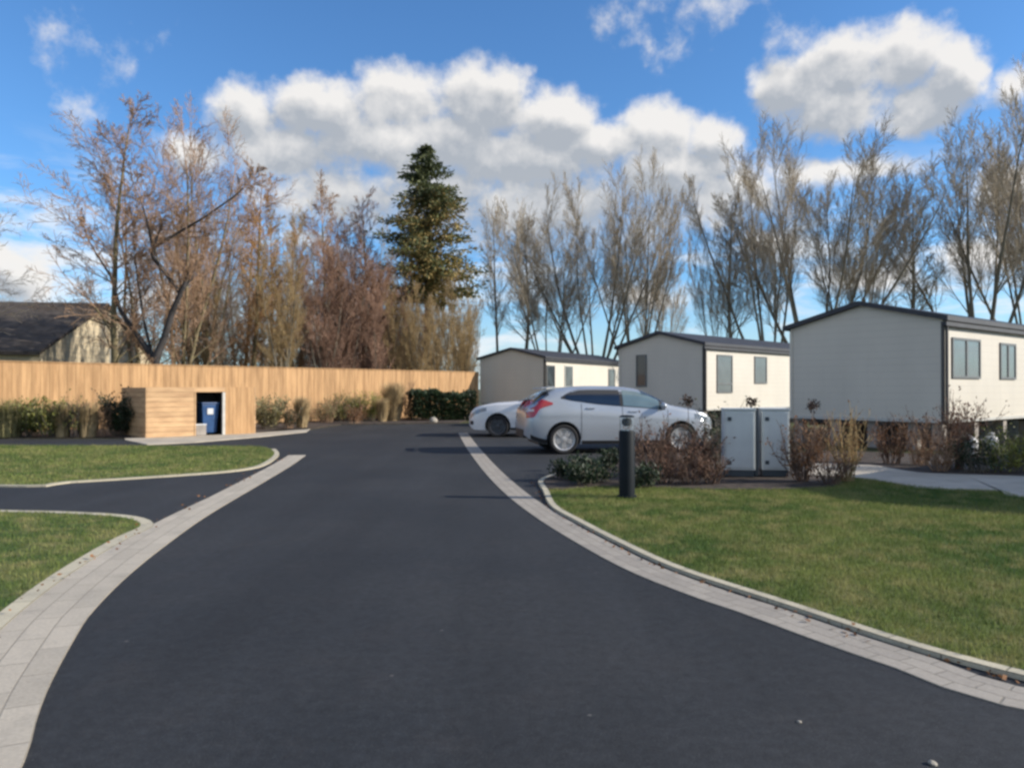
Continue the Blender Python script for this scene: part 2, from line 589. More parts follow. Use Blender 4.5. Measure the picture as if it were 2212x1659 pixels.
MT = dict(
    asphalt=mat_asphalt(),
    setts=mat_setts('channel_setts', .21, .105, (.375, .335, .28), (.32, .285, .24), (.24, .215, .175)),
    setts_wide=mat_setts('edging_setts', .42, .14, (.50, .44, .35), (.42, .37, .295), (.32, .28, .22)),
    kerb=mat_setts('kerb_stone', .6, .5, (.56, .50, .36), (.48, .43, .315), (.22, .20, .14), .35),
    concrete=M('pale_concrete', (.44, .39, .31), .9, .16, 1.5, .3, 40),
    grass=mat_grass('lawn_turf', (.060, .105, .026), (.15, .175, .050), (.25, .225, .09)),
    blade=mat_grass('grass_blade', (.085, .145, .036), (.20, .235, .066), (.32, .29, .12), True),
    ground=mat_grass('rough_ground', (.05, .07, .02), (.09, .085, .04), (.12, .10, .06)),
    soil=M('bed_soil', (.036, .026, .020), .95, .4, 5, .9, 50, col2=(.06, .044, .034)),
    fence=M('larch_board', (.41, .235, .105), .8, .14, 2.2, .2, 30, col2=(.475, .285, .135), island=.09, stretch=(3, 3, .35)),
    plank=M('cladding_plank', (.47, .285, .145), .75, .10, 2.5, .2, 30, col2=(.54, .35, .185), island=.10, stretch=(.6, .6, 3)),
    post=M('fence_post', (.40, .26, .14), .8, .2, 3, .2, 30),
    clad=mat_clad('cream_cladding', (.645, .60, .515)),
    roof=M('charcoal_roof', (.036, .038, .046), .6, .2, 3, .3, 30),
    trim=M('dark_trim', (.075, .070, .066), .5, .1),
    frame=M('grey_frame', (.13, .135, .135), .5, .1),
    frame_pale=M('pale_frame', (.5, .49, .45), .5, .1),
    pane=mat_glass('window_pane', (.11, .12, .12), .25),
    pane_dark=mat_glass('dark_pane', (.018, .02, .024), .3),
    pier=M('block_pier', (.30, .27, .24), .9, .2, 4, .4, 40),
    steel=M('chassis_steel', (.05, .05, .055), .6, .2),
    slate=M('slate_roof', (.085, .072, .062), .95, .3, 2.5, .5, 20, spec=.15),
    stone=mat_stone('house_stone', (.66, .55, .36), (.56, .46, .30)),
    silver=M('silver_paint', (.42, .455, .50), .34, .03, 2, metallic=.35, coat=.7),
    white=M('white_paint', (.74, .74, .75), .35, .02, 2, coat=.8),
    carglass=mat_glass('car_glass', (.010, .013, .020), .05),
    carglass_clear=mat_glass('clear_car_glass', (.13, .19, .21), .08),
    black=M('black_plastic', (.012, .012, .014), .5, .1),
    tyre=M('tyre_rubber', (.016, .016, .017), .85, .15),
    rim=M('alloy_rim', (.55, .54, .53), .35, .05, metallic=.6),
    rim_dark=M('dark_rim', (.07, .072, .08), .4, .05, metallic=.5),
    lamp_red=M('tail_lamp_red', (.42, .018, .03), .15, .1, coat=.8),
    lamp_clear=M('lamp_clear', (.66, .58, .58), .12, .1, coat=.8),
    headlamp=M('headlamp_glass', (.22, .25, .28), .1, .2, coat=1.0),
    cabinet=M('cabinet_grey', (.56, .59, .59), .45, .06, 3),
    cab_dark=M('cabinet_dark', (.045, .06, .075), .5, .1),
    bollard=M('bollard_paint', (.007, .011, .015), .6, .1, spec=.2),
    lens=mat_glass('lamp_lens', (.12, .17, .21), .35),
    blue=M('blue_plastic', (.014, .06, .17), .45, .2, 4),
    pale=M('pale_plastic', (.55, .56, .56), .5, .08),
    rock=M('white_rock', (.33, .30, .25), .9, .2, 4, .6, 20),
    bark=M('grey_bark', (.21, .185, .145), .9, .35, 3, col2=(.16, .14, .10)),
    bark_dark=M('dark_bark', (.045, .040, .038), .9, .3, 3),
    bark_olive=M('olive_bark', (.17, .14, .075), .9, .3, 3),
    twig_grey=M('grey_twig', (.335, .28, .205), .9, .2, .4, col2=(.41, .34, .245)),
    twig_brown=M('brown_twig', (.30, .19, .115), .9, .25, .4, col2=(.37, .24, .15)),
    twig_orange=M('orange_twig', (.37, .20, .085), .9, .25, .4, col2=(.44, .26, .11)),
    twig_red=M('red_twig', (.27, .165, .115), .9, .25, .4, col2=(.33, .205, .14)),
    twig_olive=M('olive_twig', (.33, .235, .11), .9, .25, .4, col2=(.40, .29, .145)),
    needle=M('dark_needle', (.050, .080, .034), .7, .4, .7, col2=(.115, .125, .042), trans=.15),
    ochre=M('ochre_needle', (.29, .21, .075), .8, .3, .7, col2=(.36, .27, .10), trans=.2),
    leaf_dark=M('dark_leaf', (.016, .032, .014), .6, .4, 2, col2=(.028, .05, .018), trans=.15),
    leaf_green=M('green_leaf', (.12, .14, .03), .6, .4, 2, col2=(.20, .20, .05), trans=.2),
    leaf_grey=M('grey_leaf', (.19, .18, .085), .7, .4, 2, col2=(.27, .24, .11), trans=.2),
    leaf_lime=M('lime_leaf', (.22, .24, .035), .6, .3, 2, col2=(.32, .32, .06), trans=.2),
    leaf_rust=M('rust_leaf', (.17, .075, .030), .8, .4, 2, col2=(.23, .11, .045), trans=.2),
    leaf_wine=M('wine_leaf', (.125, .062, .040), .8, .4, 2, col2=(.18, .095, .06), trans=.15),
    straw=M('straw_blade', (.36, .26, .13), .8, .3, 2, col2=(.44, .33, .18), trans=.2),
    stem_wine=M('wine_stem', (.12, .078, .055), .9, .3, 2, col2=(.17, .11, .08)),
    seed=M('seed_head', (.07, .045, .035), .9, .3, 20),
)

m_, nb_c, b_ = mat_base('clear_lens')
tcn_ = nb_c.node('ShaderNodeTexCoord')
nb_c.put(b_.inputs['Base Color'], nb_c.mix(nb_c.noise(tcn_.outputs['Object'], 20, 2), (.80, .88, .92), (.9, .95, .97)))
b_.inputs['Transmission Weight'].default_value = .92
b_.inputs['IOR'].default_value = 1.04
b_.inputs['Roughness'].default_value = .05
MT['clear'] = m_

# ------------------------------------------------------------------ polylines and sheets


def resample(pts, n, smooth=True):
    p = np.array(pts, dtype=float)
    if smooth and len(p) > 2:
        q = np.vstack([2 * p[0] - p[1], p, 2 * p[-1] - p[-2]])
        out = []
        for i in range(1, len(q) - 2):
            for t in np.linspace(0, 1, 12, endpoint=False):
                a, b, c, d = q[i - 1], q[i], q[i + 1], q[i + 2]
                out.append(.5 * ((2 * b) + (c - a) * t + (2 * a - 5 * b + 4 * c - d) * t * t + (-a + 3 * b - 3 * c + d) * t ** 3))
        out.append(p[-1])
        p = np.array(out)
    s = np.r_[0, np.cumsum(np.linalg.norm(np.diff(p, axis=0), axis=1))]
    u = np.linspace(0, s[-1], n)
    return np.c_[np.interp(u, s, p[:, 0]), np.interp(u, s, p[:, 1])], u


def offset(line, d):
    """line moved sideways by d (positive = to the left of its direction)"""
    t = np.gradient(line, axis=0)
    t /= np.linalg.norm(t, axis=1)[:, None] + 1e-9
    return line + np.c_[-t[:, 1], t[:, 0]] * d


def strip(name, a, b, z, mat, kind='structure', h=.25, label=None):
    """paved strip between the lines a and b (equal counts), top at z"""
    n = len(a)
    mid = (a + b) / 2
    s = np.r_[0, np.cumsum(np.linalg.norm(np.diff(mid, axis=0), axis=1))]
    w = np.linalg.norm(a - b, axis=1).mean()
    vs, fs = [], []
    for i in range(n):
        vs += [(a[i][0], a[i][1], z - h), (a[i][0], a[i][1], z), (b[i][0], b[i][1], z), (b[i][0], b[i][1], z - h)]
    for i in range(n - 1):
        k = 4 * i
        for j in range(3):
            fs.append((k + j, k + 4 + j, k + 5 + j, k + 1 + j))
    fs += [(0, 1, 2, 3), (4 * n - 1, 4 * n - 2, 4 * n - 3, 4 * n - 4)]
    me = bpy.data.meshes.new(name)
    me.from_pydata(vs, [], fs)
    uv = me.uv_layers.new(name='UVMap')
    cross = (-h, 0.0, w, w + h)
    for p in me.polygons:
        for li in p.loop_indices:
            vi = me.loops[li].vertex_index
            uv.data[li].uv = (s[vi // 4], cross[vi % 4])
    bm = bmesh.new()
    bm.from_mesh(me)
    bmesh.ops.recalc_face_normals(bm, faces=bm.faces)
    bm.to_mesh(me)
    bm.free()
    o = link(name, me, mat)
    return tag(o, label, kind=kind)


def sheet(name, pts, z, mat, kind='structure', h=.2, sub=0):
    bm = bmesh.new()
    vs = [bm.verts.new((p[0], p[1], z)) for p in pts]
    f = bm.faces.new(vs)
    if f.normal.z < 0:
        f.normal_flip()
    r = bmesh.ops.extrude_face_region(bm, geom=[f])
    for v in [q for q in r['geom'] if isinstance(q, bmesh.types.BMVert)]:
        v.co.z -= h
    bm.normal_update()
    for f in list(bm.faces):
        if f.normal.z < -.5 and len(f.verts) > 4:
            pass
    bmesh.ops.recalc_face_normals(bm, faces=bm.faces)
    bmesh.ops.triangulate(bm, faces=[f for f in bm.faces if len(f.verts) > 4])
    me = bpy.data.meshes.new(name)
    bm.to_mesh(me)
    bm.free()
    o = link(name, me, mat)
    return tag(o, kind=kind)


def inside(poly, x, y):
    poly = np.array(poly)
    c = np.zeros(len(x), dtype=bool)
    j = len(poly) - 1
    for i in range(len(poly)):
        xi, yi, xj, yj = poly[i][0], poly[i][1], poly[j][0], poly[j][1]
        t = ((yi > y) != (yj > y)) & (x < (xj - xi) * (y - yi) / (yj - yi + 1e-12) + xi)
        c ^= t
        j = i
    return c


def grass_blades(name, poly, z, n, hgt, seed, wid=.007, near=None):
    rng = np.random.default_rng(seed)
    p = np.array(poly)
    lo, hi = p.min(0), p.max(0)
    if near is not None:
        lo, hi = np.maximum(lo, near[0]), np.minimum(hi, near[1])
    x = rng.uniform(lo[0], hi[0], n * 3)
    y = rng.uniform(lo[1], hi[1], n * 3)
    k = inside(poly, x, y)
    x, y = x[k][:n], y[k][:n]
    n = len(x)
    a = rng.uniform(0, 2 * math.pi, n)
    hh = hgt * rng.uniform(.5, 1.3, n)
    b = rng.uniform(0, 2 * math.pi, n)
    ln = hh * rng.uniform(.1, .8, n)
    base = np.c_[x, y, np.full(n, z - .004)]
    d = np.c_[np.cos(a), np.sin(a), np.zeros(n)] * (wid / 2)
    tip = base + np.c_[np.cos(b) * ln, np.sin(b) * ln, hh]
    v = np.stack([base - d, base + d, tip], 1).reshape(-1, 3)
    f = np.arange(3 * n).reshape(-1, 3)
    o = link(name, np_mesh(name, v, f), MT['blade'])
    return tag(o, 'short green grass of the lawns', 'grass', kind='stuff')


# ------------------------------------------------------------------ ground, roads, kerbs
sheet('ground', [(-900, -300), (900, -300), (900, 1500), (-900, 1500)], 0.0, MT['ground'], h=.5)
sheet('road', [(-30, -6), (14, -6), (14, 3), (6.3, 15), (6.3, 31.6), (-2, 31.4), (-6.66, 30.2), (-7.0, 26.2), (-8.05, 24.3),
               (-10.6, 21.7), (-14.5, 21.7), (-30, 22.6)], 0.006, MT['asphalt'], h=.15)

NS = 120
# right hand channel of pale setts, then the raised edging of the lawn
r_road = [g(990, 936), g(1004, 962), g(1036, 1008), g(1083, 1060), g(1150, 1114), g(1250, 1177), g(1360, 1236), g(1500, 1292),
          g(1600, 1326), g(1800, 1400), g(2000, 1468), g(2212, 1536), (4.2, 2.25), (7.5, 1.2), (13, .2)]
r_road, _ = resample(r_road, NS)
r_in = offset(r_road, .30)
strip('channel', r_road, r_in, .012, MT['setts'])
nose = [g(1420, 986), g(1330, 997), g(1250, 1012), g(1190, 1029), g(1163, 1042), g(1172, 1062)]
# kerb line: comes round the nose, then follows the channel
follow = offset(r_road, .34)
k0 = int(np.argmin(np.abs(follow[:, 1] - g(1225, 1098)[1])))
kerb_line = nose + [tuple(p) for p in follow[k0:][::4]]
kl, _ = resample(kerb_line, 200)
strip('kerb', kl, offset(kl, .078), .034, MT['kerb'])

# left hand edging of setts and the kerb round the near lawn
l_road = [g(661, 984), g(630, 1006), g(562, 1047), g(450, 1114), g(351, 1185), g(270, 1252), g(202, 1322), g(171, 1367), g(117, 1466),
          g(85, 1545), g(50, 1659), (-1.45, 1.9), (-1.2, 1.0), (-1.0, -1), (-1, -5)]
l_road, _ = resample(l_road, NS)
l_wide = np.interp(l_road[:, 1], [5.0, 6.6, 8.0, 10, 17], [.43, .44, .42, .36, .36])
l_in = l_road.copy()
tn = np.gradient(l_road, axis=0)
tn /= np.linalg.norm(tn, axis=1)[:, None]
l_in = l_road + np.c_[tn[:, 1], -tn[:, 0]] * l_wide[:, None]
strip('edging', l_road, l_in, .014, MT['setts_wide'])
kk = int(np.argmin(np.abs(l_in[:, 1] - g(318, 1146)[1])))
l_kerb = [(-30, 12.2), (-20, 10.6), (-12, 9.6), g(0, 1104), g(130, 1107), g(225, 1111), g(290, 1117), g(322, 1125), g(333, 1134), g(325, 1143)] + \
         [tuple(p) for p in l_in[kk + 3:][::5]]
lk, _ = resample(l_kerb, 200)
lk_in = offset(lk, -.12)
strip('kerb', lk, lk_in, .018, MT['kerb'])
lawn1 = [tuple(p) for p in lk_in] + [(-8, -6), (-30, -6)]
sheet('lawn', lawn1, .015, MT['grass'])
# far left lawn
l2_front = [(-30, 14.2), (-14, 12.0), g(0, 1053), g(140, 1045), g(270, 1037), g(450, 1025), g(535, 1016), g(578, 1004), g(603, 984), g(596, 972)]
lf, _ = resample(l2_front, 120)
lf_in = offset(lf, .10)
strip('kerb', lf, lf_in, .030, MT['kerb'])
lawn2 = [tuple(p) for p in lf_in] + [g(560, 966), g(300, 965), g(0, 964), (-30, 20.4)]
sheet('lawn', lawn2, .024, MT['grass'])
# apron in front of the bin enclosure
sheet('apron', [g(318, 962), g(420, 957), g(560, 945), g(662, 934), g(672, 926), g(600, 930), g(540, 938), g(430, 943), g(318, 947), g(270, 949), g(270, 952)],
      .03, MT['concrete'], h=.1)
# right hand lawn, planting bed and path
nose_in = offset(kl, .078)
path_lo = [g(1740, 1030), g(1854, 1037), g(1932, 1049), g(1997, 1060), g(2100, 1063), g(2162, 1066), g(2212, 1080), (8.2, 8.6), (11, 6.2), (14, 4.5)]
path_hi = [g(1740, 1004), g(1854, 1008), g(1893, 1010), g(1980, 1025), g(2090, 1030), g(2212, 1034), (9.8, 11.2), (12.4, 9.6), (16, 8.0)]
pl, _ = resample(path_lo, 60)
ph, _ = resample(path_hi, 60)
strip('path', pl, ph, .042, MT['concrete'], h=.15)
bed_front = [g(1215, 1062), g(1300, 1056), g(1420, 1058), g(1540, 1062), g(1700, 1062), g(1800, 1056)]
cutk = int(np.argmin(np.abs(nose_in[:, 1] - g(1200, 1063)[1]) + (np.arange(200) < 20) * 9))
lawn3 = [tuple(p) for p in nose_in[cutk:]] + [(16, 2.0), (16, 4.2)] + [tuple(p) for p in pl[::-1][::3]] + bed_front[::-1]
sheet('lawn', lawn3, .028, MT['grass'])
bed3 = [tuple(p) for p in nose_in[:cutk + 1:2]] + bed_front + [g(1854, 1037), g(1740, 1030), g(1740, 1004)] + [(4.9, 15.8)]
sheet('planting_bed', bed3, .038, MT['soil'])
bed4 = [tuple(p) for p in ph[::3]] + [(17, 9.5), (15, 14.8), (9.6, 16.0), (7.2, 17.3), (5.0, 16.4)]
sheet('planting_bed', bed4, .035, MT['soil'])
bed5 = [(-30, 22.8), (-14.5, 21.9), (-12.0, 21.9), (-12.0, 23.0), (-9.6, 26.2), (-7.9, 25.0), (-7.1, 26.5), (-6.75, 30.3), (-2.2, 31.7), (-1.6, 38.8), (-2.6, 38.8),
        (-16.2, 23.9 + .4), (-30, 9.5 + 14)]
sheet('planting_bed', [(-30, 22.9), (-14.5, 22.0), (-10.4, 22.0), (-8.1, 24.5), (-7.1, 26.5), (-6.75, 30.4), (-2.2, 31.7), (-1.7, 39.4), (-8, 33.5), (-17, 26), (-30, 25)],
      .03, MT['soil'])

grass_blades('grass', lawn3, .028, 210000, .042, 1, .0075, ((-1, 1), (9.5, 12.5)))
grass_blades('grass', lawn1, .015, 60000, .04, 2, .0075, ((-9.5, 2.5), (0, 10)))
grass_blades('grass', lawn2, .024, 60000, .045, 3, .012, ((-16, 10), (0, 21)))


# ------------------------------------------------------------------ timber fence
FA, FB = Vector((-22.4, 17.0)), Vector((-1.75, 39.7))
fdir = (FB - FA).normalized()
flen = (FB - FA).length
FH = 2.30
fence = thing('timber_fence', 'long tall fence of fresh vertical timber boards behind the planting strip', 'fence',
              (FA.x, FA.y, 0), math.atan2(fdir.y, fdir.x))
rnd = random.Random(5)
bays = 9
bl = flen / bays
for i in range(bays):
    mb = MB()
    x = i * bl
    k = 0
    while x < (i + 1) * bl - .02:
        w = min(.13, (i + 1) * bl - x)
        yo = -.023 if k % 2 else -.016
        mb.box(x + .0012, x + w - .0012, yo - .018 + rnd.uniform(-.002, .002), yo, .06, FH - .035 + rnd.uniform(-.012, .006))
        x += w
        k += 1
    mb.build('board_panel', MT['fence'], fence)
    p = MB()
    p.box(i * bl - .05, i * bl + .05, .0, .10, 0, FH - .06)
    p.build('post', MT['post'], fence, bevel=.008)
c = MB()
c.box(0, flen, -.07, .06, FH - .03, FH)
c.build('capping_rail', MT['fence'], fence)
rl = MB()
for z in (.4, 1.2, 2.0):
    rl.box(0, flen, .001, .045, z, z + .08)
rl.build('rail', MT['post'], fence)

# ------------------------------------------------------------------ bin enclosure
K0 = Vector((g(318, 948)[0], g(318, 948)[1]))
K1 = Vector((g(550, 938)[0], g(550, 938)[1]))
kd = (K1 - K0).normalized()
kl_ = (K1 - K0).length
KD, KH = 2.1, 1.47
kio = thing('timber_enclosure', 'low timber clad enclosure with dark doorway in front of the fence', 'enclosure',
            (K0.x, K0.y, 0), math.atan2(kd.y, kd.x))
o0, o1, oz = kl_ * .43, kl_ * .67, 1.30
nb_ = 10


def planks(x0, x1, y0, y1, z0, z1, n, axis):
    mb = MB()
    hgt = (z1 - z0) / n
    for i in range(n):
        a, b = z0 + i * hgt + .004, z0 + (i + 1) * hgt - .004
        e = rnd.uniform(-.003, .003)
        if axis == 'x':
            mb.box(x0, x1, y0 + e, y1, a, b)
        else:
            mb.box(x0 + e, x1, y0, y1, a, b)
    return mb

planks(0, o0 - .05, 0, .03, .03, KH, nb_, 'x').build('front_cladding', MT['plank'], kio)
vb = MB()
for i in range(8):
    wv_ = (kl_ - o1 - .12) / 8
    vb.box(o1 + .12 + i * wv_ + .003, o1 + .12 + (i + 1) * wv_ - .003, rnd.uniform(-.003, .003), .03, .03, KH)
vb.build('front_cladding', MT['fence'], kio)
planks(o0 - .05, o1 + .12, 0, .03, oz + .02, KH, 1, 'x').build('lintel_board', MT['plank'], kio)
planks(-.034, -.004, .002, KD, .03, KH - .01, nb_, 'y').build('side_cladding', MT['plank'], kio)
planks(kl_ + .004, kl_ + .034, .002, KD, .03, KH - .01, nb_, 'y').build('side_cladding', MT['plank'], kio)
MB().box(0, kl_, KD - .03, KD - .002, .03, KH - .01).build('back_panel', MT['post'], kio)
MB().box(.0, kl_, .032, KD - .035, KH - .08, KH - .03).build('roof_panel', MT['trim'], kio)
MB().box(o1 + .03, o1 + .115, -.02, .05, .03, oz + .015).build('door_jamb', MT['frame_pale'], kio, bevel=.006)
MB().box(o0 - .045, o0, -.012, .05, .03, oz + .015).build('door_jamb', MT['plank'], kio, bevel=.006)
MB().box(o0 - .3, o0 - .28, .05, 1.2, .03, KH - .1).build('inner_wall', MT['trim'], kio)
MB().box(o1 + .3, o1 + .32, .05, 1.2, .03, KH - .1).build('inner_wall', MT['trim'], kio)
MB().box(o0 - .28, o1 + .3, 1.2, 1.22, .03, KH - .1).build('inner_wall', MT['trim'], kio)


def on_kiosk(u, v):
    n = Vector((-kd.y, kd.x))
    p = K0 + kd * u + n * v
    return (p.x, p.y, .03)

kr = math.atan2(kd.y, kd.x)
bn_ = thing('blue_bin', 'blue wheeled bin inside the enclosure doorway', 'bin', on_kiosk((o0 + o1) / 2 + .12, .45), kr)
mb = MB()
mb.add([(-.20, -.24, .06), (.20, -.24, .06), (.20, .24, .06), (-.20, .24, .06), (-.26, -.30, .92), (.26, -.30, .92), (.26, .30, .92), (-.26, .30, .92)],
       [(0, 3, 2, 1), (4, 5, 6, 7), (0, 1, 5, 4), (1, 2, 6, 5), (2, 3, 7, 6), (3, 0, 4, 7)])
mb.build('bin_body', MT['blue'], bn_, bevel=.02)
MB().box(-.28, .28, -.33, .32, .925, .98).build('lid', MT['blue'], bn_, bevel=.02)
MB().box(-.10, .08, -.304, -.288, .62, .80).build('pale_sticker', MT['pale'], bn_)
for sx in (-1, 1):
    MB().lathe([(.10, -.03), (.10, .03)], 16, 'X', loc=(sx * .24, .22, .10)).build('wheel', MT['tyre'], bn_)
bx = thing('pale_box', 'small pale grey box on the floor in the lower left of the doorway', 'box', on_kiosk(o0 + .18, .16), kr)
MB().box(-.16, .16, -.1, .1, 0, .30).build('box_body', MT['pier'], bx, bevel=.02)
MB().box(-.17, .17, -.11, .11, .302, .34).build('lid', MT['pale'], bx, bevel=.012)

# ------------------------------------------------------------------ stone house behind the fence
hx, hyy = -22.2, 42.0
hs = thing('stone_house', 'stone house with dark slate roof and sunlit gable behind the fence', 'house', (hx, hyy, 0), R(7))
HW, EZ, RZ, HL = 7.4, 3.05, 5.95, 13.0
w = MB()
w.prism([(-HW, 0), (HW, 0), (HW, EZ), (0, RZ - .12), (-HW, EZ)], -HL, 0, 'X')
w.build('wall', MT['stone'], hs)
rf = MB()
th = .16
for s in (-1, 1):
    rf.prism([(0, RZ), (s * (HW + .35), EZ - .12), (s * (HW + .35), EZ - .12 + th), (0, RZ + th)], -HL - .1, .14, 'X')
rf.build('roof', MT['slate'], hs)
f = MB().box(.004, .05, .45, 1.35, 2.7, 3.6).build('window', MT['frame_pale'], hs)
MB().box(.052, .06, .52, 1.28, 2.77, 3.53).build('pane', MT['pane_dark'], f)
f = MB().box(-6.5, -5.2, -HW - .05, -HW - .004, 1.4, 2.5).build('window', MT['frame_pale'], hs)
MB().box(-6.42, -5.28, -HW - .06, -HW - .052, 1.48, 2.42).build('pane', MT['pane_dark'], f)


# ------------------------------------------------------------------ static caravans
def caravan(A, B, length, label, side_windows, gable_windows=(), piers=True):
    A, B = Vector(A), Vector(B)
    d = (B - A).normalized()
    w = (B - A).length
    t = thing('static_caravan', label, 'caravan', (A.x, A.y, 0), math.atan2(d.y, d.x), 'static caravans')
    FZ, EZ, RZ = .70, 2.98, 3.44
    mb = MB()
    mb.prism([(0, FZ), (w, FZ), (w, EZ), (w / 2, RZ), (0, EZ)], 0, length, 'Y')
    mb.build('wall', MT['clad'], t)
    rf = MB()
    th, ov = .11, .16
    sl = (RZ - EZ) / (w / 2)
    for s in (0, 1):
        x1 = -ov if s == 0 else w + ov
        ze = EZ - ov * sl + .004
        rf.prism([(w / 2, RZ + .004), (x1, ze), (x1, ze + th), (w / 2, RZ + .004 + th)], -.14, length + .14, 'Y')
    rf.build('roof', MT['roof'], t)
    # corner posts, gutters and bottom trim
    for x0, x1, y0, y1 in ((-.02, .06, -.022, -.003), (w - .03, w + .022, -.024, -.003), (w + .003, w + .024, -.003, .05)):
        MB().box(x0, x1, y0, y1, FZ - .04, EZ - .05).build('corner_trim', MT['trim'] if x0 > .5 else MT['clad'], t)
    MB().box(w + .03, w + .13, -.12, length + .12, EZ - .15, EZ - .06).build('gutter', MT['roof'], t)
    MB().lathe([(.035, FZ - .1), (.035, EZ - .15)], 10, 'Z', loc=(w + .065, .05, 0)).build('downpipe', MT['trim'], t)
    MB().box(-.015, w + .02, -.02, -.002, FZ - .05, FZ + .02).build('base_trim', MT['frame_pale'], t)
    MB().box(w + .002, w + .02, .08, length, FZ - .05, FZ + .02).build('base_trim', MT['frame_pale'], t)
    # chassis
    ch = MB()
    for x in (.5, w - .5):
        ch.box(x - .05, x + .05, .1, length - .1, .48, FZ - .004)
    for y in (.15, length / 2, length - .2):
        ch.box(.1, w - .1, y, y + .08, .56, FZ - .005)
    ch.build('chassis', MT['steel'], t)
    if piers:
        for y in np.arange(.12, length, 1.8):
            for x in (.12, w * .30, w * .55, w * .80, w - .2):
                if y > 1 and .2 < x < w - .3:
                    continue
                MB().box(x - .10, x + .14, y, y + .22, 0, FZ - .006).build('block_pier', MT['pier'], t, bevel=.006)
    MB().box(.3, w - .3, 1.3, 1.33, 0, FZ - .01).build('shade_panel', MT['steel'], t)  # dark sheets added so the open underside looks shaded behind the piers
    MB().box(w - .9, w - .87, 1.34, length - .3, 0, FZ - .01).build('shade_panel', MT['steel'], t)
    for y0, y1, z0, z1, style in side_windows:
        fr = MB()
        x0, x1 = w + .002, w + .035
        b = .055
        fr.box(x0, x1, y0, y0 + b, z0, z1).box(x0, x1, y1 - b, y1, z0, z1)
        fr.box(x0, x1, y0 + b, y1 - b, z0, z0 + b).box(x0, x1, y0 + b, y1 - b, z1 - b, z1)
        if style == 'double':
            ym = (y0 + y1) / 2
            fr.box(x0, x1, ym - .035, ym + .035, z0 + b, z1 - b)
        if style == 'door':
            fr.box(x0, x1, y0 + b, y1 - b, z0 + .30, z0 + .36)
        f = fr.build('window', MT['frame_pale'] if style == 'pale' else MT['frame'], t)
        MB().box(w + .001, w + .016, y0 + b, y1 - b, z0 + b, z1 - b).build('pane', MT['pane_dark'] if style == 'dark' else MT['pane'], f)
    for u0, u1, z0, z1 in gable_windows:
        fr = MB()
        b = .05
        fr.box(u0, u0 + b, -.035, -.002, z0, z1).box(u1 - b, u1, -.035, -.002, z0, z1)
        fr.box(u0 + b, u1 - b, -.035, -.002, z0, z0 + b).box(u0 + b, u1 - b, -.035, -.002, z1 - b, z1)
        f = fr.build('window', MT['frame'], t)
        MB().box(u0 + b, u1 - b, -.016, -.001, z0 + b, z1 - b).build('pane', MT['pane_dark'], f)
    return t

caravan((7.33, 20.2), (9.68, 17.26), 11.0, 'nearest and largest static caravan, standing on block piers at the right edge',
        [(.45, 2.05, 1.66, 2.60, 'double'), (3.3, 4.35, 1.66, 2.58, 'double'), (6.5, 7.6, 1.66, 2.58, 'double'), (8.6, 9.2, .8, 2.6, 'door')])
caravan((10.5, 10.2), (12.85, 7.26), 11.0, 'static caravan beyond the right edge of the photo, shading the lawn', [(.45, 2.05, 1.66, 2.60, 'double'), (3.3, 4.35, 1.66, 2.58, 'single')])
caravan((4.15, 29.7), (6.75, 27.1), 11.0, 'middle static caravan behind the silver car, with a narrow dark window in its gable',
        [(.9, 2.0, 1.27, 2.66, 'door'), (3.7, 4.7, 1.62, 2.68, 'single'), (7.2, 8.2, 1.6, 2.66, 'single')], [(.80, 1.28, 1.5, 2.70)])
caravan((-1.66, 40.6), (1.62, 38.7), 11.0, 'farthest static caravan at the right end of the timber fence behind the white car',
        [(.25, 1.15, 1.50, 2.62, 'dark'), (2.3, 3.3, 1.5, 2.66, 'pale'), (8.2, 9.2, 1.5, 2.6, 'single')])


# ------------------------------------------------------------------ cars
def herm(xs, ys):
    xs, ys = np.array(xs, float), np.array(ys, float)
    d = np.diff(ys) / np.diff(xs)
    m = np.zeros(len(xs))
    m[0], m[-1] = d[0], d[-1]
    for i in range(1, len(xs) - 1):
        m[i] = 0 if d[i - 1] * d[i] <= 0 else 2 * d[i - 1] * d[i] / (d[i - 1] + d[i])

    def f(x):
        x = min(max(x, xs[0]), xs[-1])
        i = min(int(np.searchsorted(xs, x, side='right')) - 1, len(xs) - 2)
        h = xs[i + 1] - xs[i]
        t = (x - xs[i]) / h
        return ((2 * t ** 3 - 3 * t * t + 1) * ys[i] + (t ** 3 - 2 * t * t + t) * h * m[i]
                + (-2 * t ** 3 + 3 * t * t) * ys[i + 1] + (t ** 3 - t * t) * h * m[i + 1])
    return f


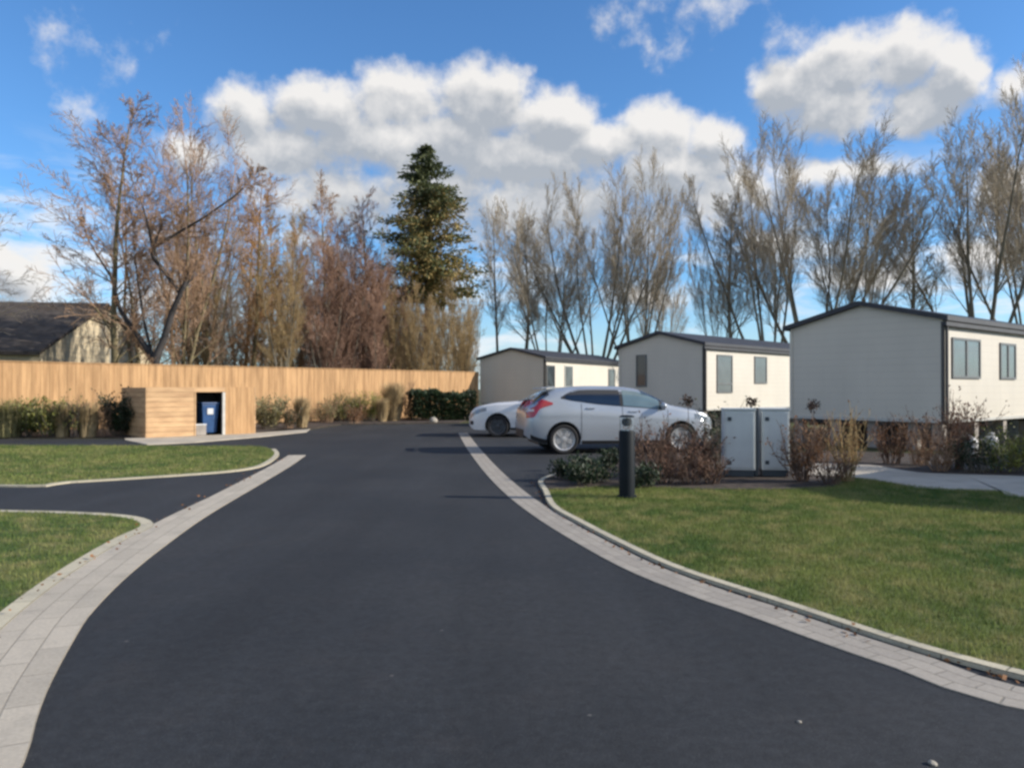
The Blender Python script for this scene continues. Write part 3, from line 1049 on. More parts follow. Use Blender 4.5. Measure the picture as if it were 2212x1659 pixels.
def make_car(name, label, loc, rz, paint, rim_mat, saloon=False):
    L2 = 2.18
    if saloon:
        zt = herm([-2.3, -2.25, -2.1, -1.75, -1.5, -1.1, -.7, -.4, -.05, .2, .5, .72, 1.3, 1.7, 1.95, 2.1, 2.18],
                  [.80, .98, 1.07, 1.10, 1.16, 1.34, 1.42, 1.43, 1.39, 1.30, 1.14, 1.06, 1.01, .95, .88, .76, .60])
        x_rear = -2.3
    else:
        zt = herm([-2.18, -2.13, -2.03, -1.92, -1.62, -1.5, -1.2, -.6, -.1, .3, .6, .95, 1.15, 1.35, 1.7, 1.95, 2.1, 2.18],
                  [.82, .99, 1.07, 1.17, 1.37, 1.41, 1.452, 1.48, 1.475, 1.435, 1.34, 1.16, 1.06, 1.015, .95, .87, .76, .62])
        x_rear = -2.18
    zs = herm([x_rear, x_rear + .08, -1.8, -1.2, 0, .9 if not saloon else .6, 1.2, 1.7, 1.95, 2.1, 2.18], [.70, .90, 1.06, 1.08, 1.00, .94, .92, .86, .78, .67, .54])
    z0 = herm([x_rear, -2.0, -1.7, 1.7, 2.0, 2.18], [.40, .29, .22, .21, .22, .34])
    B = herm([x_rear, x_rear + .04, x_rear + .14, -1.7, -1.2, 1.2, 1.7, 1.95, 2.1, 2.18], [.60, .73, .83, .885, .91, .91, .885, .80, .66, .48])

    def lower(x, z):
        q = (z - z0(x)) / max(zs(x) - z0(x), 1e-3)
        crease = .012 * math.exp(-((q - .80) / .05) ** 2)
        return B(x) * (.905 + .095 * math.sin(math.pi * (.13 + .65 * q))) + crease * (abs(x) < 1.9)

    def hw(x, z):
        if z <= zs(x):
            return lower(x, z)
        fr = min((z - zs(x)) / max(zt(x) - zs(x), 1e-3), .999)
        s = fr ** 2.2
        c = math.sqrt(max(1 - s * s, 0))
        return lower(x, zs(x)) * c ** .42 * (1 - .30 * (z - zs(x)))

    def top(x, th_):
        z = zs(x) + (zt(x) - zs(x)) * math.sin(th_) ** (1 / 2.2)
        return lower(x, zs(x)) * math.cos(th_) ** .42 * (1 - .30 * (z - zs(x))), z
    car = thing(name, label, 'car', loc, rz)
    # body shell
    xs = sorted(set(list(np.linspace(x_rear, x_rear + .25, 12)) + list(np.linspace(x_rear + .25, 1.9, 70)) + list(np.linspace(1.9, L2, 12))))
    rows = []
    nl, nu = 10, 14
    for x in xs:
        r_ = []
        for i in range(nl):
            z = z0(x) + (zs(x) - z0(x)) * i / nl
            r_.append((x, lower(x, z), z))
        for i in range(nu):
            th_ = (math.pi / 2) * (i / (nu - 1)) ** 1.15
            y, z = top(x, min(th_, math.pi / 2 - 1e-4))
            r_.append((x, y if i < nu - 1 else 0.0, z))
        full = r_ + [(p[0], -p[1], p[2]) for p in r_[-2::-1]]
        rows.append(full)
    n = len(rows[0])
    vs = [p for r_ in rows for p in r_]
    fs = []
    for j in range(len(rows) - 1):
        for i in range(n - 1):
            a = j * n + i
            fs.append((a, a + 1, a + 1 + n, a + n))
        fs.append((j * n + n - 1, j * n, (j + 1) * n, (j + 1) * n + n - 1))
    fs.append(tuple(range(n)))
    fs.append(tuple((len(rows) - 1) * n + i for i in range(n))[::-1])
    body = MB().add(vs, fs).build('body', paint, car, auto=True)
    axles = (-1.36, 1.29)
    cut = MB()
    for ax in axles:
        cut.lathe([(.375, -1.2), (.375, 1.2)], 40, 'Y', loc=(ax, 0, .335))
    co = cut.build('cutter', None, car)
    md = body.modifiers.new('arch', 'BOOLEAN')
    md.operation = 'DIFFERENCE'
    md.object = co
    md.solver = 'EXACT'
    dg = bpy.context.evaluated_depsgraph_get()
    dg.update()
    me = bpy.data.meshes.new_from_object(body.evaluated_get(dg))
    body.modifiers.clear()
    body.data = me
    if not me.materials:
        me.materials.append(paint)
    bpy.data.objects.remove(co)
    MB().box(x_rear + .3, 1.75, -.60, .60, .20, .72).build('underbody', MT['black'], car)
    # patches that follow the body
    def side_patch(nm, mat, x0, x1, zb, ztp, sgn, off=.004, nx=18, nz=5, parent=None):
        m_ = MB()
        vv, ff = [], []
        for i in range(nx + 1):
            x = x0 + (x1 - x0) * i / nx
            a, b = zb(x), ztp(x)
            for k in range(nz + 1):
                z = a + (b - a) * k / nz
                vv.append((x, sgn * (hw(x, z) + off), z))
        for i in range(nx + 1):
            x = x0 + (x1 - x0) * i / nx
            a, b = zb(x), ztp(x)
            for k in range(nz + 1):
                z = a + (b - a) * k / nz
                vv.append((x, sgn * (hw(x, z) - .012), z))
        N_ = (nx + 1) * (nz + 1)
        for i in range(nx):
            for k in range(nz):
                q = i * (nz + 1) + k
                ff.append((q, q + nz + 1, q + nz + 2, q + 1))
                ff.append((q + N_, q + 1 + N_, q + nz + 2 + N_, q + nz + 1 + N_))
        for i in range(nx):
            for k in (0, nz):
                q = i * (nz + 1) + k
                ff.append((q, q + nz + 1, q + nz + 1 + N_, q + N_))
        for k in range(nz):
            for i in (0, nx):
                q = i * (nz + 1) + k
                ff.append((q, q + 1, q + 1 + N_, q + N_))
        return m_.add(vv, ff).build(nm, mat, parent or car, auto=True)

    def top_patch(nm, mat, x0, x1, t0, off=.004, nx=10, nt=16):
        vv, ff = [], []
        for o_ in (off, -.012):
            for i in range(nx + 1):
                x = x0 + (x1 - x0) * i / nx
                for k in range(nt + 1):
                    a = -1 + 2 * k / nt
                    th_ = math.pi / 2 - abs(a) * (math.pi / 2 - t0)
                    y, z = top(x, min(th_, math.pi / 2 - 1e-4))
                    if abs(a) < 1e-6:
                        y = 0
                    vv.append((x + (o_ * .6 if x > 0 else -o_ * .6), math.copysign(y, a), z + o_ * .8))
        N_ = (nx + 1) * (nt + 1)
        for i in range(nx):
            for k in range(nt):
                q = i * (nt + 1) + k
                ff.append((q, q + nt + 1, q + nt + 2, q + 1))
                ff.append((q + N_, q + 1 + N_, q + nt + 2 + N_, q + nt + 1 + N_))
        return MB().add(vv, ff).build(nm, mat, car, auto=True)
    fr = lambda x, t: zs(x) + (zt(x) - zs(x)) * t
    xr, xf = (-1.42, .93) if not saloon else (-1.32, .50)
    ttop = herm([xr, xr + .16, xr + .45, xf - .5, xf], [.44, .66, .86, .88, .70])
    tbot = herm([xr, xr + .3, xr + .9, xf], [.36, .17, .05, .05])
    for sgn in (-1, 1):
        side_patch('window_surround', MT['black'], xr, xf, lambda x: fr(x, tbot(x)), lambda x: fr(x, ttop(x)), sgn, .003, 30)
        side_patch('window', MT['carglass'], xr + .10, -.10, lambda x: fr(x, tbot(x) + .04), lambda x: fr(x, ttop(x) - .06), sgn, .007, 20)
        side_patch('window', MT['carglass_clear'] if not saloon else MT['carglass'], -.03, xf - .13, lambda x: fr(x, tbot(x) + .04), lambda x: fr(x, ttop(x) - .06), sgn, .007, 20)
        for k_, xd in enumerate((-.98, -.06, xf + .05)):
            bow = (lambda z, x_=xd: x_)
            side_patch('door_seam', MT['black'], xd, xd + .011, lambda x: z0(x) + .10, lambda x: zs(x) + .02, sgn, .002, 1, 12)
        for xd in (-.86, .10):
            z = zs(xd) - .075
            MB().box(xd, xd + .19, -.018, .018, -.014, .014, Matrix.Translation((0, sgn * (hw(xd + .1, z) + .012), z))).build('door_handle', paint, car, bevel=.006)
        mm = MB().lathe([(.02, -.10), (.075, -.07), (.09, 0), (.075, .07), (.02, .10)], 14, 'Y')
        mm.v = [(xf - .07 + p[0] * .75, sgn * (hw(xf - .07, zs(xf - .07)) + .085) + p[1], zs(xf - .07) + .10 + p[2] * .85) for p in mm.v]
        mm.build('wing_mirror', paint, car, smooth=True)
        xm = xf - .07
        MB().box(xm - .04, xm + .03, *sorted((sgn * (hw(xm, zs(xm)) - .03), sgn * (hw(xm, zs(xm)) + .02))), zs(xm) + .02, zs(xm) + .06).build('mirror_stalk', MT['black'], car)
        side_patch('sill', MT['black'], -.96, .92, lambda x: z0(x) + .002, lambda x: z0(x) + .075, sgn, .006, 10, 2)
        side_patch('bumper_trim', MT['black'], x_rear + .10, -1.72, lambda x: z0(x) + .005, lambda x: z0(x) + .10, sgn, .006, 8, 2)
        # lamps
        lz0 = herm([x_rear + .03, x_rear + .16, x_rear + .30, x_rear + .58], [.78, .80, .98, 1.075])
        lz1 = herm([x_rear + .03, x_rear + .10, x_rear + .30, x_rear + .58], [.95, 1.13, 1.19, 1.115])
        tl = side_patch('tail_lamp', MT['lamp_red'], x_rear + .03, x_rear + .58, lz0, lz1, sgn, .010, 14, 5)
        side_patch('reversing_lamp', MT['lamp_clear'], x_rear + .05, x_rear + .17, lambda x: .925, lambda x: .975, sgn, .016, 5, 2, parent=tl)
        side_patch('headlamp', MT['headlamp'], 1.62, 2.12, lambda x: zs(x) - .12 + .05 * max(0, (1.85 - x)), lambda x: zs(x) - .005, sgn, .006, 12, 3)
        side_patch('fog_lamp', MT['black'], 2.02, 2.13, lambda x: .36, lambda x: .47, sgn, .006, 5, 2)
    if saloon:
        top_patch('rear_window', MT['carglass'], -1.50, -1.05, .62)
    else:
        top_patch('rear_window', MT['carglass'], -2.0, -1.66, .52)
        sp = MB().prism([(-1.80, 1.405), (-1.50, 1.447), (-1.48, 1.465), (-1.77, 1.435)], -.52, .52, 'Y')
        sp.build('spoiler', paint, car, bevel=.008)
    top_patch('windscreen', MT['carglass'], .42 if not saloon else .05, 1.10 if not saloon else .68, .55)
    MB().box(2.10, 2.19, -.42, .42, .40, .62).build('grille', MT['black'], car, bevel=.01)
    MB().box(x_rear - .012, x_rear + .08, -.50, .50, .34, .52).build('rear_valance', MT['black'], car, bevel=.01)
    for ax in axles:
        for sgn in (-1, 1):
            yo = sgn * .80
            wh = MB()
            wh.lathe([(.235, -.095), (.29, -.105), (.315, -.085), (.322, -.04), (.322, .04), (.315, .085), (.29, .105), (.235, .095), (.235, -.095)], 40, 'Y', cap=False,
                     loc=(ax, yo, .322))
            w_ = wh.build('wheel', MT['tyre'], car, auto=True)
            rm = MB()
            s2 = sgn
            rm.lathe([(.245, s2 * .078), (.238, s2 * .100), (.215, s2 * .092), (.20, s2 * .05), (.05, s2 * .045)], 40, 'Y', cap=False, loc=(ax, yo, .322))
            for k in range(5):
                for da in (-.16, .16):
                    a = 2 * math.pi * k / 5 + .3 + da
                    Mx = Matrix.Translation((ax, yo + s2 * .065, .322)) @ Matrix.Rotation(a, 4, 'Y')
                    rm.box(.03, .222, -.018, .018, -.024, .024, Mx)
            rm.lathe([(.065, s2 * .05), (.06, s2 * .088), (.02, s2 * .095)], 20, 'Y', loc=(ax, yo, .322))
            rm.build('rim', rim_mat, w_, auto=True)
            MB().lathe([(.19, s2 * .0), (.19, s2 * .018)], 24, 'Y', loc=(ax, yo, .322)).build('brake_disc', MT['steel'], w_)
    return car

make_car('parked_car', 'silver hatchback parked side on, its tail to the left', (2.33, 17.70, 0.006), R(9), MT['silver'], MT['rim'])
make_car('parked_car', 'white saloon car nosing out behind the silver hatchback', (.93, 23.25, 0.006), R(180 - 4), MT['white'], MT['rim_dark'], True)

# ------------------------------------------------------------------ bollard, cabinets
bp = g(1354, 1080)
bo = thing('bollard_light', 'dark bollard light standing in the edge of the lawn', 'bollard', (bp[0], bp[1], .04))
MB().lathe([(.0, 0), (.125, 0), (.125, .02), (.102, .025), (.102, .83), (.094, .85), (.0, .85)], 28, cap=False).build('post', MT['bollard'], bo, auto=True)
ln = MB().lathe([(.0, .851), (.092, .851), (.092, 1.02), (.0, 1.02)], 28, cap=False).build('lens', MT['clear'], bo, auto=True)
MB().lathe([(.0, .90), (.035, .905), (.062, .93), (.066, .97), (.05, 1.0), (.0, 1.01)], 24, cap=False).build('lamp_core', MT['bollard'], ln, auto=True)
MB().lathe([(.0, 1.021), (.097, 1.021), (.099, 1.03), (.07, 1.042), (.0, 1.046)], 28, cap=False).build('cap', MT['bollard'], bo, auto=True)


def cabinet(px0, px1, label, locks):
    Y = 12.05
    x0, x1 = xa(px0, Y), xa(px1, Y)
    w = x1 - x0
    t = thing('utility_cabinet', label, 'cabinet', (x0, Y, .05), R(-9), 'grey utility cabinets')
    MB().box(.015, w - .015, .02, .36, 0, .10).build('plinth', MT['cab_dark'], t)
    MB().box(0, w, 0, .38, .10, 1.03).build('housing', MT['cabinet'], t, bevel=.008)
    MB().box(-.012, w + .012, -.015, .395, 1.032, 1.065).build('lid', MT['cabinet'], t, bevel=.008)
    d = MB().box(.025, w - .025, -.016, -.001, .14, 1.0).build('door', MT['cabinet'], t, bevel=.004)
    for z in (.22, .90):
        MB().box(.05, .11, -.028, -.0165, z - .03, z + .03).build('lock' if z > .5 and locks else 'hinge', MT['cab_dark'], d, bevel=.004)
    return t
cabinet(1564, 1629, 'grey utility cabinet, the left one of the pair beside the car bonnet', True)
cabinet(1645, 1703, 'grey utility cabinet, the right one of the pair beside the rusty shrub', False)
pp = (xa(1637, 12.0), 12.06)
po = thing('marker_post', 'slim dark post between the two grey cabinets', 'post', (pp[0], pp[1], .05))
MB().box(-.032, .032, 0, .07, 0, 1.05).build('post_shaft', MT['cab_dark'], po, bevel=.006)
MB().box(-.038, .038, -.006, .076, 1.052, 1.07).build('post_cap', MT['cab_dark'], po, bevel=.005)

# white canisters at the caravan's edge
for i, (px, py, hh, lab) in enumerate(((2094, 985, .36, 'white canister nearer the wine red shrub under the caravan side'),
                                       (2140, 972, .30, 'white canister farther right in the dark under the caravan side'))):
    q = g(px, py)
    t = thing('white_canister', lab, 'canister', (q[0], q[1], .03))
    MB().lathe([(.0, 0), (.14, 0), (.155, .03), (.155, hh - .08), (.12, hh - .02), (.06, hh), (0, hh)], 20, cap=False).build('canister_body', MT['pale'], t, auto=True)
    MB().lathe([(.07, hh), (.075, hh + .02), (.075, hh + .07), (.06, hh + .075)], 16).build('collar', MT['pale'], t, auto=True)

# pale rock and kerb slab at the foot of the far hedge
q = (xa(935, 31.9), 31.9)
bm = bmesh.new()
bmesh.ops.create_icosphere(bm, subdivisions=3, radius=.17)
rr = random.Random(3)
from mathutils import noise as mnoise
for v in bm.verts:
    v.co *= 1 + .35 * mnoise.noise(v.co * 2.3)
    v.co.z = max(v.co.z * .9, -.25)
me = bpy.data.meshes.new('boulder')
bm.to_mesh(me)
bm.free()
o = link('boulder', me, MT['rock'])
o.location = (q[0], q[1], .10)
tag(o, 'pale boulder at the foot of the dark hedge', 'boulder')


# ------------------------------------------------------------------ vegetation
def seg_mesh(name, segs, k=3):
    a = np.array(segs, dtype=float)          # p0 p1 r0 r1
    p0, p1, r0, r1 = a[:, 0:3], a[:, 3:6], a[:, 6], a[:, 7]
    d = p1 - p0
    d /= np.linalg.norm(d, axis=1)[:, None] + 1e-9
    ref = np.where(np.abs(d[:, 2:3]) > .9, np.array([[1., 0, 0]]), np.array([[0., 0, 1]]))
    u = np.cross(d, ref)
    u /= np.linalg.norm(u, axis=1)[:, None] + 1e-9
    w = np.cross(d, u)
    ang = np.arange(k) * 2 * math.pi / k
    ring = np.cos(ang)[None, :, None] * u[:, None, :] + np.sin(ang)[None, :, None] * w[:, None, :]
    v0 = p0[:, None, :] + ring * r0[:, None, None]
    v1 = p1[:, None, :] + ring * r1[:, None, None]
    v = np.concatenate([v0, v1], 1).reshape(-1, 3)
    n = len(a)
    b = (np.arange(n) * 2 * k)[:, None]
    i = np.arange(k)[None, :]
    j = (np.arange(k)[None, :] + 1) % k
    f = np.stack([b + i, b + j, b + j + k, b + i + k], -1).reshape(-1, 4)
    return np_mesh(name, v, f, smooth=True)


def leaf_mesh(name, pts, dirs, size, seed, aspect=.5):
    """one small pointed leaf (quad) at every point"""
    rng = np.random.default_rng(seed)
    p = np.asarray(pts, float)
    n = len(p)
    d = np.asarray(dirs, float) + rng.normal(0, .55, (n, 3))
    d /= np.linalg.norm(d, axis=1)[:, None] + 1e-9
    s = np.cross(d, rng.normal(0, 1, (n, 3)))
    s /= np.linalg.norm(s, axis=1)[:, None] + 1e-9
    L = size * rng.uniform(.6, 1.4, n)[:, None]
    wv = s * L * aspect * .5
    v = np.stack([p, p + d * L * .45 + wv, p + d * L, p + d * L * .45 - wv], 1).reshape(-1, 3)
    return np_mesh(name, v, np.arange(4 * n).reshape(-1, 4))


class Tree:
    def __init__(self, seed):
        self.r = random.Random(seed)
        self.thick, self.thin = [], []

    def seg(self, a, b, r0, r1, cut):
        (self.thick if r0 > cut else self.thin).append((a.x, a.y, a.z, b.x, b.y, b.z, r0, r1))

    def branch(self, p, d, length, rad, lev, S_):
        r = self.r
        n = S_['seg'][lev]
        d = d.normalized()
        pts = [(p.copy(), d.copy(), rad)]
        for i in range(n):
            t1 = (i + 1) / n
            j = S_['jit'][lev]
            d = (d + Vector((r.gauss(0, j), r.gauss(0, j), r.gauss(0, j))) + Vector((0, 0, S_['up'][lev]))).normalized()
            q = p + d * (length / n)
            ra, rb = rad * (1 - i / n * S_['tap'][lev]), rad * (1 - t1 * S_['tap'][lev])
            self.seg(p, q, max(ra, S_['min']), max(rb, S_['min']), S_['cut'])
            p = q
            pts.append((p.copy(), d.copy(), rb))
        if lev + 1 < len(S_['seg']):
            self.kids(pts, length, lev, S_)

    def kids(self, pts, length, lev, S_):
        r = self.r
        c = S_['kids'][lev]
        c = int(c) + (r.random() < c - int(c))
        t0 = S_['from'][lev]
        for k in range(c):
            t = t0 + (1 - t0) * ((k + r.random()) / c)
            x = t * (len(pts) - 1)
            i = min(int(x), len(pts) - 2)
            a, b = pts[i], pts[i + 1]
            q = a[0].lerp(b[0], x - i)
            dd = a[1]
            rad = a[2] + (b[2] - a[2]) * (x - i)
            side = dd.cross(Vector((r.gauss(0, 1), r.gauss(0, 1), r.gauss(0, 1)))).normalized()
            an = R(S_['ang'][lev] * r.uniform(.65, 1.3))
            nd = dd * math.cos(an) + side * math.sin(an)
            ln_ = length * S_['len'][lev] * r.uniform(.6, 1.25) * (1 - S_['fall'][lev] * t)
            self.branch(q, nd, ln_, max(rad * S_['rad'][lev], S_['min']), lev + 1, S_)


def tree_object(name, tree, label, bark, twig, group=None, loc=(0, 0, 0), rz=0):
    t = thing(name, label, 'tree', loc, rz, group)
    link('trunk', seg_mesh('trunk', tree.thick, 7), bark, t)
    link('crown', seg_mesh('crown', tree.thin, 3), twig, t)
    return t

VASE = dict(seg=(9, 6, 4, 3), jit=(.028, .045, .07, .11), up=(.045, .09, .11, .07), tap=(.88, .85, .8, .7), kids=(13, 11, 8), ang=(26, 26, 32),
            len=(.38, .44, .48), fall=(.55, .4, .3), rad=(.40, .45, .5), **{'from': (.36, .15, .15)}, min=.0085, cut=.03)


def vase_tree(seed, h, stems, spread, base_r):
    T = Tree(seed)
    r = T.r
    tr = h * r.uniform(.04, .10)
    T.seg(Vector((0, 0, -.2)), Vector((0, 0, tr)), base_r * 1.25, base_r, .03)
    for i in range(stems):
        a = 2 * math.pi * (i + r.uniform(-.3, .3)) / stems
        s = spread * r.uniform(.25, 1.15)
        d = Vector((math.cos(a) * math.tan(R(s)), math.sin(a) * math.tan(R(s)), 1))
        T.branch(Vector((math.cos(a) * base_r * .4, math.sin(a) * base_r * .4, tr * r.uniform(.4, .95))), d, h * r.uniform(.78, 1.0), base_r * r.uniform(.32, .52), 0, VASE)
    return T

LEADER = dict(seg=(14, 6, 4, 3), jit=(.025, .08, .12, .16), up=(.03, .03, .02, -.02), tap=(.9, .85, .8, .7), kids=(46, 13, 8), ang=(58, 38, 42),
              len=(.34, .40, .42), fall=(.70, .4, .3), rad=(.36, .45, .5), **{'from': (.16, .2, .2)}, min=.0082, cut=.032)
THICK = dict(seg=(9, 6, 4, 3), jit=(.05, .09, .12, .16), up=(.03, .05, .05, .03), tap=(.85, .85, .8, .7), kids=(18, 11, 8), ang=(36, 36, 40),
             len=(.36, .42, .42), fall=(.55, .4, .3), rad=(.42, .45, .5), **{'from': (.10, .15, .2)}, min=.0082, cut=.03)


def stem_tree(seed, h, stems, spread, base_r, S_):
    T = Tree(seed)
    r = T.r
    for i in range(stems):
        a = 2 * math.pi * (i + r.uniform(-.3, .3)) / stems
        s = spread * r.uniform(.2, 1.1) if stems > 1 else 0.0
        d = Vector((math.cos(a) * math.tan(R(s)), math.sin(a) * math.tan(R(s)), 1))
        T.branch(Vector((math.cos(a) * base_r * .5 * (stems > 1), math.sin(a) * base_r * .5 * (stems > 1), -.2)), d, h * (r.uniform(.7, 1.0) if i else 1.0),
                 base_r * (1.0 if stems == 1 else .7), 0, S_)
    return T

# ---- bare trees behind the caravans
G_R = 'bare trees behind the caravans'
protos = [vase_tree(11, 16.0, 9, 31, .27), vase_tree(12, 15.0, 6, 30, .28), vase_tree(13, 15.5, 7, 22, .24), stem_tree(14, 13.5, 1, 0, .14, dict(VASE, kids=(30, 11, 8), ang=(30, 34, 40), len=(.26, .42, .42)))]


class Kind:
    pass
PR = []
for i, T in enumerate(protos):
    PR.append((seg_mesh('trunk', T.thick, 7), seg_mesh('crown', T.thin, 3)))
    PR[-1][0].materials.append(MT['bark'])
    PR[-1][1].materials.append(MT['twig_grey'])


def plant(k, px, Y, top, rz, label, group=None, bark=None, twig=None, wide=1.0, name='bare_tree', base=0.0, store=None):
    """tree k rooted at distance Y under pixel column px, its tip at pixel row top"""
    src, nat = (store or PR)[k], (store or PR)[k][0].name
    zt_ = max(v.co.z for v in src[1].vertices) if not hasattr(plant, 'c') or (id(src[1]) not in plant.c) else plant.c[id(src[1])]
    if not hasattr(plant, 'c'):
        plant.c = {}
    plant.c[id(src[1])] = zt_
    s = (za(top, Y) - base) / zt_
    t = thing(name, label, 'tree', (xa(px, Y), Y, base), rz, group)
    t.scale = (s * wide, s * wide, s)
    for nm, me, mt in (('trunk', src[0], bark), ('crown', src[1], twig)):
        o = bpy.data.objects.new(nm, me)
        COL.objects.link(o)
        o.parent = t
        if mt is not None:
            o.material_slots[0].link = 'OBJECT'
            o.material_slots[0].material = mt
    return t

plant(3, 1075, 60, 445, .3, 'slender bare pole tree just right of the conifer', G_R)
plant(3, 1128, 58, 464, 1.9, 'second slender bare tree from the conifer, leaning over the farthest caravan', G_R, wide=1.48)
plant(2, 1190, 56, 445, .8, 'bare tree with many grey stems above the farthest caravan roof ridge', G_R, wide=1.10)
plant(0, 1285, 57, 351, 2.1, 'tall many stemmed bare tree between the farthest and middle caravans', G_R, wide=1.17)
plant(2, 1375, 59, 351, 4.0, 'tall upright bare tree left of the open gap in the tree row', G_R, wide=0.93)
plant(1, 1430, 64, 520, .5, 'shorter bare tree right beside the open gap in the tree row', G_R, wide=0.75)
plant(2, 1555, 56, 464, 3.1, 'bare tree with dark thin trunks on the right side of the gap', G_R, wide=0.68)
plant(3, 1590, 53, 417, 5.0, 'single stemmed bare tree above the middle caravan roof', G_R, wide=1.37)
plant(1, 1665, 52, 304, .9, 'bare tree with a thick dark trunk left of the nearest caravan', G_R, wide=0.87)
plant(0, 1760, 52, 233, 5.2, 'largest bare tree, fanning out wide over the nearest caravan gable', G_R, wide=1.23)
plant(2, 1850, 52, 345, 1.2, 'upright bare tree just right of the largest fanning one', G_R, wide=0.87)
plant(3, 1955, 52, 407, 2.2, 'short bare tree with one clear trunk above the nearest caravan ridge', G_R, wide=1.60)
plant(1, 2118, 52, 229, 2.6, 'bare tree with wide forked trunk over the nearest caravan roof', G_R, wide=1.05)
plant(0, 2235, 52, 116, .2, 'tall bare tree cut by the right edge of the photo', G_R, wide=0.87)
plant(2, 2330, 52, 260, 1.0, 'bare tree outside the right edge reaching in with thin twigs', G_R, wide=1.10)

# ---- left hand trees behind the fence
G_L = 'bare trees behind the timber fence'
LT = []
for T, bk, tw in ((stem_tree(21, 14.0, 1, 0, .15, LEADER), 'bark_olive', 'twig_brown'), (stem_tree(22, 13.0, 3, 9, .16, THICK), 'bark_olive', 'twig_brown'),
                  (stem_tree(23, 13.0, 4, 6, .13, dict(THICK, ang=(28, 30, 36), len=(.28, .42, .45), kids=(24, 11, 8), up=(.05, .08, .08, .05), **{'from': (.22, .15, .2)})), 'bark', 'twig_olive'), (stem_tree(24, 12.0, 1, 0, .13, dict(LEADER, len=(.20, .42, .42), ang=(42, 38, 42), fall=(.55, .4, .3), kids=(60, 12, 7))), 'bark_olive', 'twig_orange'),
                  (stem_tree(25, 10.0, 6, 9, .10, dict(THICK, ang=(30, 32, 38), len=(.32, .42, .42), up=(.05, .07, .07, .04))), 'bark', 'twig_red')):
    a, b = seg_mesh('trunk', T.thick, 7), seg_mesh('crown', T.thin, 3)
    a.materials.append(MT[bk])
    b.materials.append(MT[tw])
    LT.append((a, b))


def lplant(k, px, Y, top, rz, label, twig=None, wide=1.0, bark=None, group=G_L):
    return plant(k, px, Y, top, rz, label, group, MT[bark] if bark else None, MT[twig] if twig else None, wide, 'bare_tree', 0.0, LT)

lplant(0, 252, 31.5, 178, .4, 'tall straight bare birch with conical crown in front of the stone gable', 'twig_brown', 1.15)
lplant(1, 385, 33.2, 205, 1.0, 'broad purplish brown bare tree right behind the crooked dark tree', 'twig_brown', 1.0)
lplant(3, 545, 36.0, 335, 2.0, 'narrow orange brown bare tree, the tallest in the thicket', 'twig_orange', 1.15)
lplant(3, 700, 40.0, 365, 3.0, 'thin pale bare tree with a feathery tip left of the conifer', 'twig_brown', 1.0)
lplant(1, 310, 34.5, 215, 2.7, 'hazy bare tree filling in behind the zigzag limb of the crooked tree', 'twig_brown', .9)
lplant(1, 440, 36.5, 225, 5.1, 'tall hazy purplish bare tree at the right of the crooked tree', 'twig_brown', .8)
lplant(1, 470, 51.0, 330, 4.0, 'hazy brown bare tree between the crooked tree and the orange one', 'twig_brown', .8)
lplant(3, 800, 43.0, 400, 4.4, 'thin bare tree tip showing against the clouds just left of the conifer', 'twig_red', .9)
TH = 'bare trees of the dense thicket'
lab_o = 'olive brown bare tree standing in the dense thicket behind the fence'
lab_r = 'reddish brown bare tree in the dense thicket behind the fence'
lab_g = 'grey brown bare tree standing at the back of the dense thicket'
for px, Y, top, k, tw in ((610, 35, 455, 2, 'twig_olive'), (430, 36, 540, 2, 'twig_olive'), 
                          (530, 38, 430, 3, 'twig_orange'), (630, 39, 470, 3, 'twig_orange'), (585, 40, 420, 3, 'twig_olive'), 
                          (870, 41.5, 560, 2, 'twig_olive'), (855, 40, 590, 2, 'twig_olive'), (905, 40, 600, 2, 'twig_olive'), (950, 41.2, 590, 2, 'twig_olive'), (995, 42.2, 600, 2, 'twig_olive'), (930, 43, 620, 3, 'twig_olive'), (980, 45, 600, 2, 'twig_olive'), (1008, 46, 590, 3, 'twig_olive')):
    lplant(k, px, Y, top, px * .37, lab_o, tw, .85, None, TH)
for px, Y, top, k in ((700, 37, 500, 4), (745, 38.5, 480, 4), (790, 39.5, 540, 4), (835, 40.5, 520, 4), (725, 42, 440, 3), (770, 43, 460, 3), (815, 39, 600, 4), (890, 42, 640, 4)):
    lplant(k, px, Y, top, px * .61, lab_r, 'twig_red', .95, None, TH)
for px, Y, top, k in ((450, 52, 430, 1), (520, 54, 440, 1), (600, 52, 430, 1), (680, 55, 440, 1), (760, 52, 430, 1), (840, 53, 450, 1), (920, 52, 500, 1), (990, 51, 560, 1), (400, 53, 560, 1),
                      (640, 42, 560, 2), (740, 43, 560, 2), (570, 50, 540, 2), (480, 50, 600, 2), (700, 50, 600, 2), (870, 50, 590, 2), (940, 49, 600, 2), (1015, 50, 640, 2)):
    lplant(k, px, Y, top, px * .83, lab_g, 'twig_grey', .9, None, TH)
lplant(0, -110, 33.0, 260, 2.2, 'bare tree outside the left edge with twigs reaching into the sky', 'twig_grey', 1.0, 'bark_dark')

# crooked dark tree: limbs follow the photograph's own fork
T = Tree(31)
YC = 30.6
cx0 = xa(336, YC)


def cp(px, py, dy=0.0):
    return Vector((xa(px, YC) - cx0, dy, za(py, YC)))
CR = dict(seg=(6, 5, 4, 3), jit=(.09, .11, .13, .16), up=(.05, .04, .03, .0), tap=(.85, .85, .8, .7), kids=(10, 9, 7), ang=(42, 42, 44),
          len=(.5, .45, .42), fall=(.4, .4, .3), rad=(.45, .5, .5), **{'from': (.15, .2, .2)}, min=.009, cut=.03)


